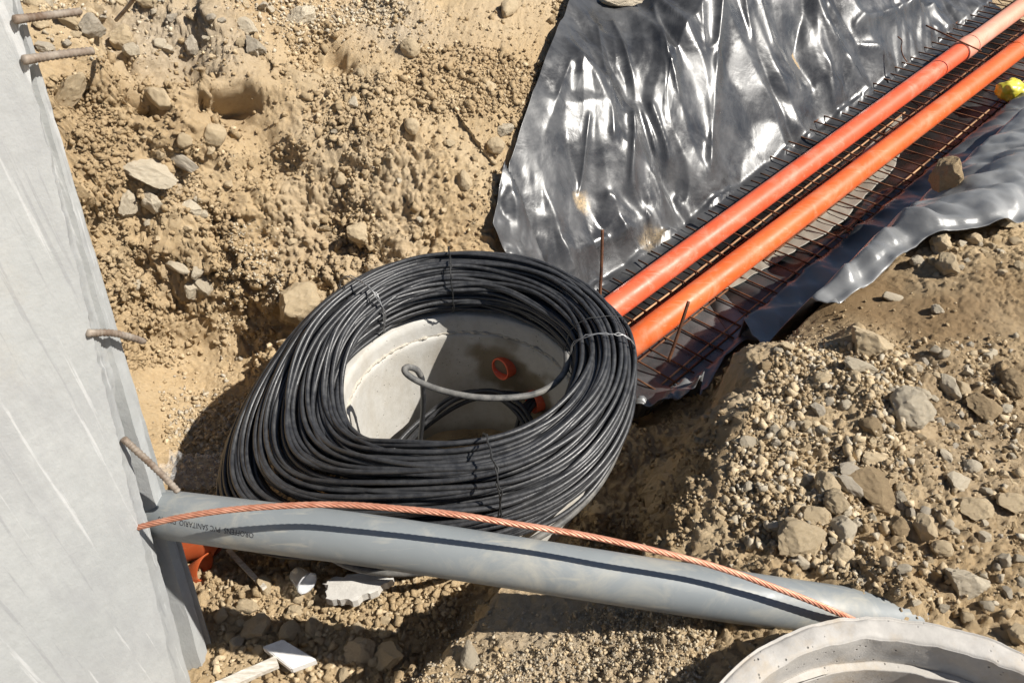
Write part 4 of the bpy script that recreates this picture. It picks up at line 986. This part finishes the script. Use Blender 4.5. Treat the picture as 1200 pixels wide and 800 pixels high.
def sheet_hit(u, v):
    o = sheet; ok, p, n, i = o.ray_cast(CAMP-Vector(loc), Vector(ray(u, v)).normalized())
    if ok: return np.array(p)+loc, np.array([0, 0, 1.0])
    return hit(u, v)
bpy.context.view_layer.update()
stone(727, 4, 50, 22, 'tan rock weighing down the top of the black plastic', 'slab', 'stone_pale', 0, onto=sheet_hit, sink=.2)
stone(1099, 219, 42, 34, 'brown rock resting on the black plastic beside the wire mesh', 'angular', 'stone_brown', 10, onto=sheet_hit, sink=.25, flat=1.0)
# countable smaller stones, each described by its colour and the larger stone or thing it lies next to
MARKS = [(u, v, lab) for u, v, w, h, lab, *_ in ST]
import re
def short(lab):
    m_ = re.split(r' (?:lying|casting|right|left|below|beside|above|jutting|leaning|slanting|standing|near|at|half|just|on|in|next|under|behind|high|hidden|further|tucked|touching|among|exposed|across|buried|stuck|centred|with|of) ', lab)[0]
    return m_
SH = {}
for u, v, lab in MARKS: SH.setdefault(short(lab), []).append(lab)
MARKS = [(u, v, short(lab) if len(SH[short(lab)]) == 1 else lab) for u, v, lab in MARKS]
MARKS += [(430, 320, 'black cable coil'), (720, 110, 'black plastic sheet'), (110, 390, 'middle bar of the wall'), (70, 66, 'second bar from the top'), (357, 687, 'clear cup'), (415, 687, 'grey board'), (1000, 705, 'buried end of the grey pipe'), (1040, 740, 'foreground ring')]
USED = set()
def describe(u, v, colour, what):
    for du, dv, m_ in sorted((((u-a)/1.0, v-b_, l) for a, b_, l in MARKS), key=lambda x: x[0]**2+x[1]**2):
        dist = math.hypot(du, dv); ang = math.degrees(math.atan2(-dv, du)) % 360
        w = ['right of', 'up and right of', 'above', 'up and left of', 'left of', 'down and left of', 'below', 'down and right of'][int((ang+22.5)//45) % 8]
        lab = 'small %s %s %s%s the %s' % (colour, what, 'close ' if dist < 28 else '', w, m_)
        if lab not in USED and len(lab.split()) <= 16: USED.add(lab); return lab
def scatter(n, region, smin, smax, what, group, mats, seed):
    g = np.random.default_rng(seed); k = 0; tries = 0; poly = np.array(region, float)
    lo_, hi_ = poly.min(0), poly.max(0); done = []
    while k < n and tries < n*40:
        tries += 1; q = g.uniform(lo_, hi_)
        if not inside(poly, q[None])[0] or any(math.hypot(q[0]-a, q[1]-b_) < 11 for a, b_ in done): continue
        p, nn = hit(*q); dep = p[1]*C_-(p[2]-CAMH)*S_
        if inside(sheet_poly, p[None, :2])[0]: continue
        s = smin*(smax/smin)**(g.uniform()**1.5)*dep/F/2; done.append(q); mt_ = mats[int(g.integers(len(mats)))]
        o = obj('stone', rock_mesh('small' if g.uniform() < .9 else 'round', mt_, int(g.integers(0, 6))))
        o.scale = (s*g.uniform(.9, 1.5), s*g.uniform(.8, 1.2), s*g.uniform(.6, 1)); o.rotation_euler = (g.uniform(-.5, .5), g.uniform(-.5, .5), g.uniform(0, 6.3))
        o.location = Vector(p) + Vector(nn)*s*.35; tag(o, describe(q[0], q[1], mt_.split('_')[1], what), 'stone', group); k += 1
rub = [(905, 405), (1190, 395), (1200, 720), (1120, 720), (1010, 690), (880, 640), (845, 600), (865, 500)]
scatter(112, rub, 10, 19, 'stone', 'small stones in the right rubble', ['stone_tan', 'stone_pale', 'stone_pale', 'stone_grey'], 21)
scatter(16, [(1050, 300), (1195, 275), (1195, 320), (1120, 335)], 9, 16, 'stone', 'pebble patch stones by the plastic', ['stone_tan', 'stone_pale'], 22)
scatter(24, [(40, 0), (330, 0), (330, 60), (230, 70), (60, 62)], 9, 17, 'stone', 'small stones on the upper ledge', ['stone_tan', 'stone_pale', 'stone_grey'], 23)
scatter(26, [(90, 120), (330, 120), (560, 30), (560, 280), (420, 280), (330, 360), (170, 390)], 9, 17, 'clod', 'small clods on the far slope', ['stone_tan', 'stone_tan', 'stone_pale'], 24)
scatter(22, [(255, 690), (400, 690), (470, 720), (470, 795), (290, 795)], 9, 17, 'clod', 'small clods in the hole', ['stone_tan'], 25)

# uncountable gravel: one mesh per material
PEB = []
_cf = np.array([(0, 2, 1), (0, 3, 2), (4, 5, 6), (4, 6, 7), (0, 1, 5), (0, 5, 4), (1, 2, 6), (1, 6, 5), (2, 3, 7), (2, 7, 6), (3, 0, 4), (3, 4, 7)])
_cv = np.array([(-1, -1, -1), (1, -1, -1), (1, 1, -1), (-1, 1, -1), (-1, -1, 1), (1, -1, 1), (1, 1, 1), (-1, 1, 1)], float)
for k in range(14):
    g_ = np.random.default_rng(3000+k); PEB.append((_cv*g_.uniform(.25, 1.0, (8, 3))*np.array([1.1, g_.uniform(.6, 1), g_.uniform(.45, .85)]), _cf))
def gravel(name, matn, regions, seed):
    g = np.random.default_rng(seed); Vs, Fs_, Ts, off = [], [], [], 0
    vis = (XY[:, 1] > .4) & (XY[:, 1] < 5) & (np.abs(XY[:, 0]) < 2.6) & (smv < .02) & (rr_m > .43) & (rr_f > .5)
    idx = np.where(vis)[0]; Pv = P3[idx]
    dens = np.clip(vnoise(Pv*3.1, 301)*1.2 + .5*vnoise(Pv*8, 302) + .1, 0.03, 1)
    for u, v, r, a in [(560, 250, .16, .9), (520, 60, .22, .6), (620, 40, .25, .8), (330, 250, .12, .8), (450, 250, .12, .8), (1000, 345, .3, .95), (1110, 375, .22, .8), (230, 130, .08, .9), (900, 430, .06, .8), (1120, 480, .12, .7), (1010, 560, .08, .7)]:
        h = base_hit(u, v); dens = dens*(1-a*np.exp(-(np.linalg.norm(Pv-h, axis=1)/r)**2))
    dep = Pv[:, 1]*C_-(Pv[:, 2]-CAMH)*S_; uu = 600+F*Pv[:, 0]/dep; vv_ = 400-F*(Pv[:, 1]*S_+(Pv[:, 2]-CAMH)*C_)/dep
    ok = (uu > -60) & (uu < 1260) & (vv_ > -60) & (vv_ < 860)
    dens = dens*ok
    cellA = (np.gradient(XS)[:, None]*np.gradient(YS)[None]).ravel()[idx]
    for poly, n, s0, s1, floor_ in regions:
        w = (dens+floor_*np.clip(dens*8, .3, 1))*ok*inside(np.array(poly, float), np.c_[uu, vv_])*cellA
        if w.sum() <= 0: continue
        pick = g.choice(len(idx), n, p=w/w.sum())
        P = P3[idx[pick]] + g.uniform(-.004, .004, (n, 3)); Nn = NV[idx[pick]]
        s = s0*(s1/s0)**(g.uniform(size=n)**2.6)
        for vr in range(14):
            sel = np.where(np.arange(n) % 14 == vr)[0]; m_ = len(sel)
            if not m_: continue
            Vb, Fb = PEB[vr]
            q = g.normal(size=(m_, 4)); q /= np.linalg.norm(q, axis=1)[:, None]; w0, x, y, z = q.T
            Rm = np.stack([np.stack([1-2*(y*y+z*z), 2*(x*y-z*w0), 2*(x*z+y*w0)], -1), np.stack([2*(x*y+z*w0), 1-2*(x*x+z*z), 2*(y*z-x*w0)], -1), np.stack([2*(x*z-y*w0), 2*(y*z+x*w0), 1-2*(x*x+y*y)], -1)], 1)
            Vx = np.einsum('nij,vj->nvi', Rm, Vb)*s[sel][:, None, None] + (P[sel] + Nn[sel]*s[sel][:, None]*.35)[:, None]
            Ts.append(np.repeat(g.uniform(size=m_), len(Vb))); Vs.append(Vx.reshape(-1, 3)); Fs_.append((Fb[None] + (np.arange(m_)*len(Vb))[:, None, None]).reshape(-1, 3)+off); off += m_*len(Vb)
    o = obj(name, mesh(name, np.vstack(Vs), np.vstack(Fs_), M[matn], False)); a_ = o.data.attributes.new('tone', 'FLOAT', 'POINT'); a_.data.foreach_set('value', np.concatenate(Ts).astype(np.float32)); return tag(o, kind='stuff')
whole = [(-60, -60), (1260, -60), (1260, 860), (-60, 860)]
ledge = [(30, -40), (520, -40), (520, 60), (330, 60), (230, 75), (60, 70)]
trail = [(270, 260), (330, 260), (330, 400), (250, 410)]
near_l = [(500, 700), (850, 720), (820, 800), (480, 800)]
hole = [(240, 640), (560, 690), (480, 800), (250, 800)]
shade = [(180, 400), (330, 400), (270, 580), (200, 580)]
gap = [(640, 480), (850, 480), (800, 640), (620, 640)]
slope_ = [(80, 60), (660, 0), (560, 290), (330, 390), (170, 430)]
strip_ = [(70, 100), (200, 100), (330, 390), (160, 420)]
gravel('gravel', 'stone_pale', [(whole, 1500, .0022, .007, .02), (rub, 1700, .0022, .016, .10), (ledge, 2800, .003, .013, .2), (trail, 1200, .002, .008, .4), (near_l, 3000, .0013, .0055, .15)], 41)
gravel('gravel', 'stone_tan', [(whole, 1500, .0022, .008, .05), (slope_, 900, .003, .014, .1), (rub, 3000, .0022, .018, .10), (ledge, 2400, .003, .014, .2), (hole, 1200, .003, .016, .4), (shade, 900, .003, .013, .4), (near_l, 2600, .0015, .007, .2)], 42)
gravel('gravel', 'stone_grey', [(whole, 500, .002, .006, .02), (rub, 800, .002, .012, .02), (ledge, 1700, .003, .010, .2), (near_l, 1300, .0013, .0055, .15), (shade, 500, .004, .014, .4)], 43)
gravel('soil_crumbs', 'soil', [(whole, 9000, .0022, .009, .2), (slope_, 8500, .0028, .013, .25), (slope_, 500, .012, .028, .05), (strip_, 2200, .004, .018, .3), ([(48, 90), (105, 90), (215, 430), (150, 430)], 2600, .003, .016, .6), (rub, 7000, .0022, .012, .25), (hole, 2600, .004, .018, .4), (gap, 1800, .003, .013, .4), (shade, 900, .003, .012, .4)], 44)

# ------------------------------------------------------------------ litter in the hole
def slab_px(name, px, dz, mt, label, cat, lift=.0, tilt=None, jag=.0, seed=0):
    top = np.array([hit(*p)[0] for p in px]); z0 = top[:, 2].mean()
    top = np.array([Z(u, v, z0+lift + (tilt(u, v) if tilt else 0)) for u, v in px]); g = np.random.default_rng(seed)
    if jag:
        q = []
        for a, b_ in zip(top, np.roll(top, -1, 0)):
            for t in np.linspace(0, 1, 6, endpoint=False): q.append(a*(1-t)+b_*t + g.normal(0, jag, 3)*np.array([1, 1, .2]))
        top = np.array(q)
    bm = bmesh.new(); vs_ = [bm.verts.new(p) for p in top]; f = bm.faces.new(vs_)
    if f.normal.z < 0: bmesh.ops.reverse_faces(bm, faces=[f])
    bm.normal_update(); r = bmesh.ops.extrude_face_region(bm, geom=[f]); 
    for v in [x for x in r['geom'] if isinstance(x, bmesh.types.BMVert)]: v.co.z -= dz
    bmesh.ops.recalc_face_normals(bm, faces=bm.faces); bmesh.ops.bevel(bm, geom=list(bm.edges), offset=.0025, segments=2, affect='EDGES', clamp_overlap=True)
    bm.verts.ensure_lookup_table(); V = np.array([v.co for v in bm.verts]); Fs = [tuple(v.index for v in f.verts) for f in bm.faces]; bm.free()
    return solo(name, V, Fs, mt, label, cat, False)
slab_px('foam_block', [(307, 757), (331, 748), (371, 772), (341, 783)], .026, M['foam'], 'white foam block lying in the hole near the wall foot', 'foam block', lift=.045)
slab_px('board_piece', [(381, 684), (388, 676), (428, 670), (461, 677), (447, 688), (414, 703), (383, 702)], .03, M['board'], 'broken grey board with a white crumbling edge beneath the grey pipe', 'board', lift=.065, jag=.003, seed=4)
# plastic cup on its side
cup = root('plastic_cup', hit(357, 695)[0], 'small clear plastic cup tipped over on the clods below the pipe', 'cup')
cprof = [(.0, 0), (.018, 0), (.0195, .002), (.026, .045), (.0285, .046), (.0285, .049), (.025, .049), (.0185, .004), (.0, .003)]
V, Fs = lathe(cprof, (0, 0, 0), 32)
c0 = hit(350, 683)[0] + np.array([0, 0, .05]); dirc = Vector((.75, -.62, .1)).normalized(); Rq = dirc.to_track_quat('Z', 'Y').to_matrix()
V = np.array([Rq @ Vector(v) for v in V*1.15]) + c0
part(cup, 'cup_body', V, Fs, M['clear'])
# timber lath and stick
def lath(name, A, B, w, t, mt, label, cat):
    A, B = np.asarray(A), np.asarray(B); e = B-A; L = np.linalg.norm(e); e /= L; s = np.cross([0, 0, 1.0], e); s /= np.linalg.norm(s); n = np.cross(e, s)
    V = []; g = np.random.default_rng(5); K = 14
    for k in range(K):
        p = A + e*L*k/(K-1)
        for a, b_ in ((-1, -1), (1, -1), (1, 1), (-1, 1)): V.append(p + s*a*w/2*(1+g.normal(0, .03)) + n*b_*t/2*(1+g.normal(0, .06)) )
    Fs = [(k*4+i, k*4+(i+1) % 4, (k+1)*4+(i+1) % 4, (k+1)*4+i) for k in range(K-1) for i in range(4)] + [(3, 2, 1, 0), tuple((K-1)*4+i for i in range(4))]
    return solo(name, V, Fs, mt, label, cat, False)
zf = hit(320, 778)[0][2]
lath('timber_lath', Z(240, 812, zf+.07), Z(325, 775, zf+.05), .030, .014, M['wood'], 'whitened wooden lath jutting from the wall foot at the bottom edge', 'lath')
p0, p1 = hit(272, 655)[0], hit(312, 694)[0]
lath('wood_stick', p0+np.array([0, 0, .05]), p1+np.array([0, 0, .025]), .014, .01, M['wood'], 'brown stick lying on the clods beside the clear cup', 'stick')
# orange pipe ends low beside the wall
for (u0, v0), (u1, v1), d0, d1, lab in (((205, 648), (262, 637), 2.25, 2.2, 'upper broken orange pipe end in the dark beside the wall'), ((205, 686), (240, 664), 2.25, 2.18, 'lower broken orange pipe end with a pointed tip beside the wall')):
    A, B = D(u0, v0, d0), D(u1, v1, d1); V, Fs = hollow(A, B, .031, .027, 36, 6)
    e = (B-A)/np.linalg.norm(B-A); k = np.linalg.norm(B-A)
    t = ((V-A) @ e)/k; V = V + e*(np.clip(t, 0, 1)**3*(((V-(A+np.outer((V-A) @ e, e))) @ np.array([0, .5, .85]))*1.5))[:, None]
    solo('pipe_end', V, Fs, M['pvc_orange_shaded'], lab, 'pipe')
# crumpled clear film by the coil and the wall
def crumple_film(u, v, wpx, hpx, label, mt, seed, name='film_scrap'):
    p, n = hit(u, v); dep = p[1]*C_-(p[2]-CAMH)*S_; w, h = wpx*dep/F, hpx*dep/F
    g = np.linspace(-.5, .5, 34); X, Y = np.meshgrid(g, g, indexing='ij'); q = np.c_[p[0]+X.ravel()*w, p[1]+Y.ravel()*h*1.2, 0*X.ravel()+seed]
    zz = np.array([ground_at(a, b_) for a, b_ in q[:, :2]]) + .012 + .05*np.abs(fbm(q*14, 3, seed)) + .02*tri(q[:, 0]*30+q[:, 1]*17)
    q[:, :2] += .02*np.c_[fbm(q*10, 2, seed+2), fbm(q*10, 2, seed+3)]; q[:, 2] = zz
    o = solo(name, q, grid_faces(34, 34), mt, label, 'plastic film'); return o
mfilm, nt, b = mat('clear_film', (.8, .8, .8), .25, 0, .5); b.inputs['Alpha'].default_value = .16
crumple_film(232, 560, 60, 44, 'crumpled clear film between the wall end and the coil', mfilm, 3)
# thin rod leaning at the top left
wire_solo('steel_rod', [D(136, 24, 2.45), D(150, 8, 2.38), D(162, -8, 2.3)], .0065, M['rebar'], 'thin grey rod stuck in the ledge at the top left', 'steel rod')
# yellow bag
p, n = sheet_hit(1190, 108); V, Fs = ICO[4]; V = V.copy()
V = V*np.array([1.35, 1, .85])*.062; V *= (1 + .22*fbm(V*22, 3, 4) + .10*tri(V[:, 0]*45+V[:, 1]*20+2*fbm(V*12, 2, 5)))[:, None]
solo('yellow_bag', V + D(1188, 106, 4.05), Fs, M['yellow'], 'crumpled bright yellow plastic bag by the pipe at the right edge', 'bag')
# thin tie wires lying on the dusty film
tws = []
for i, (u, v) in enumerate([(905, 285), (938, 262), (960, 232), (975, 214), (1000, 190), (1015, 175), (1040, 150), (850, 318), (880, 300)]):
    g = np.random.default_rng(60+i); a = D(u, v, np.dot(on_mesh(u, v)-np.array([0, 0, CAMH]), np.array([0, C_, -S_]))-.01)
    st = g.uniform(0, 6.3); pts = [a]
    for k in range(4): st += g.uniform(-.8, .8); pts.append(pts[-1]+np.array([math.cos(st), math.sin(st), 0])*.028 + nrm*g.uniform(-.004, .006))
    V, Fs = tube(resample(pts, 14), .0016, 5); o = part(wm, 'wire_tie', V, Fs, M['tie_dark'])
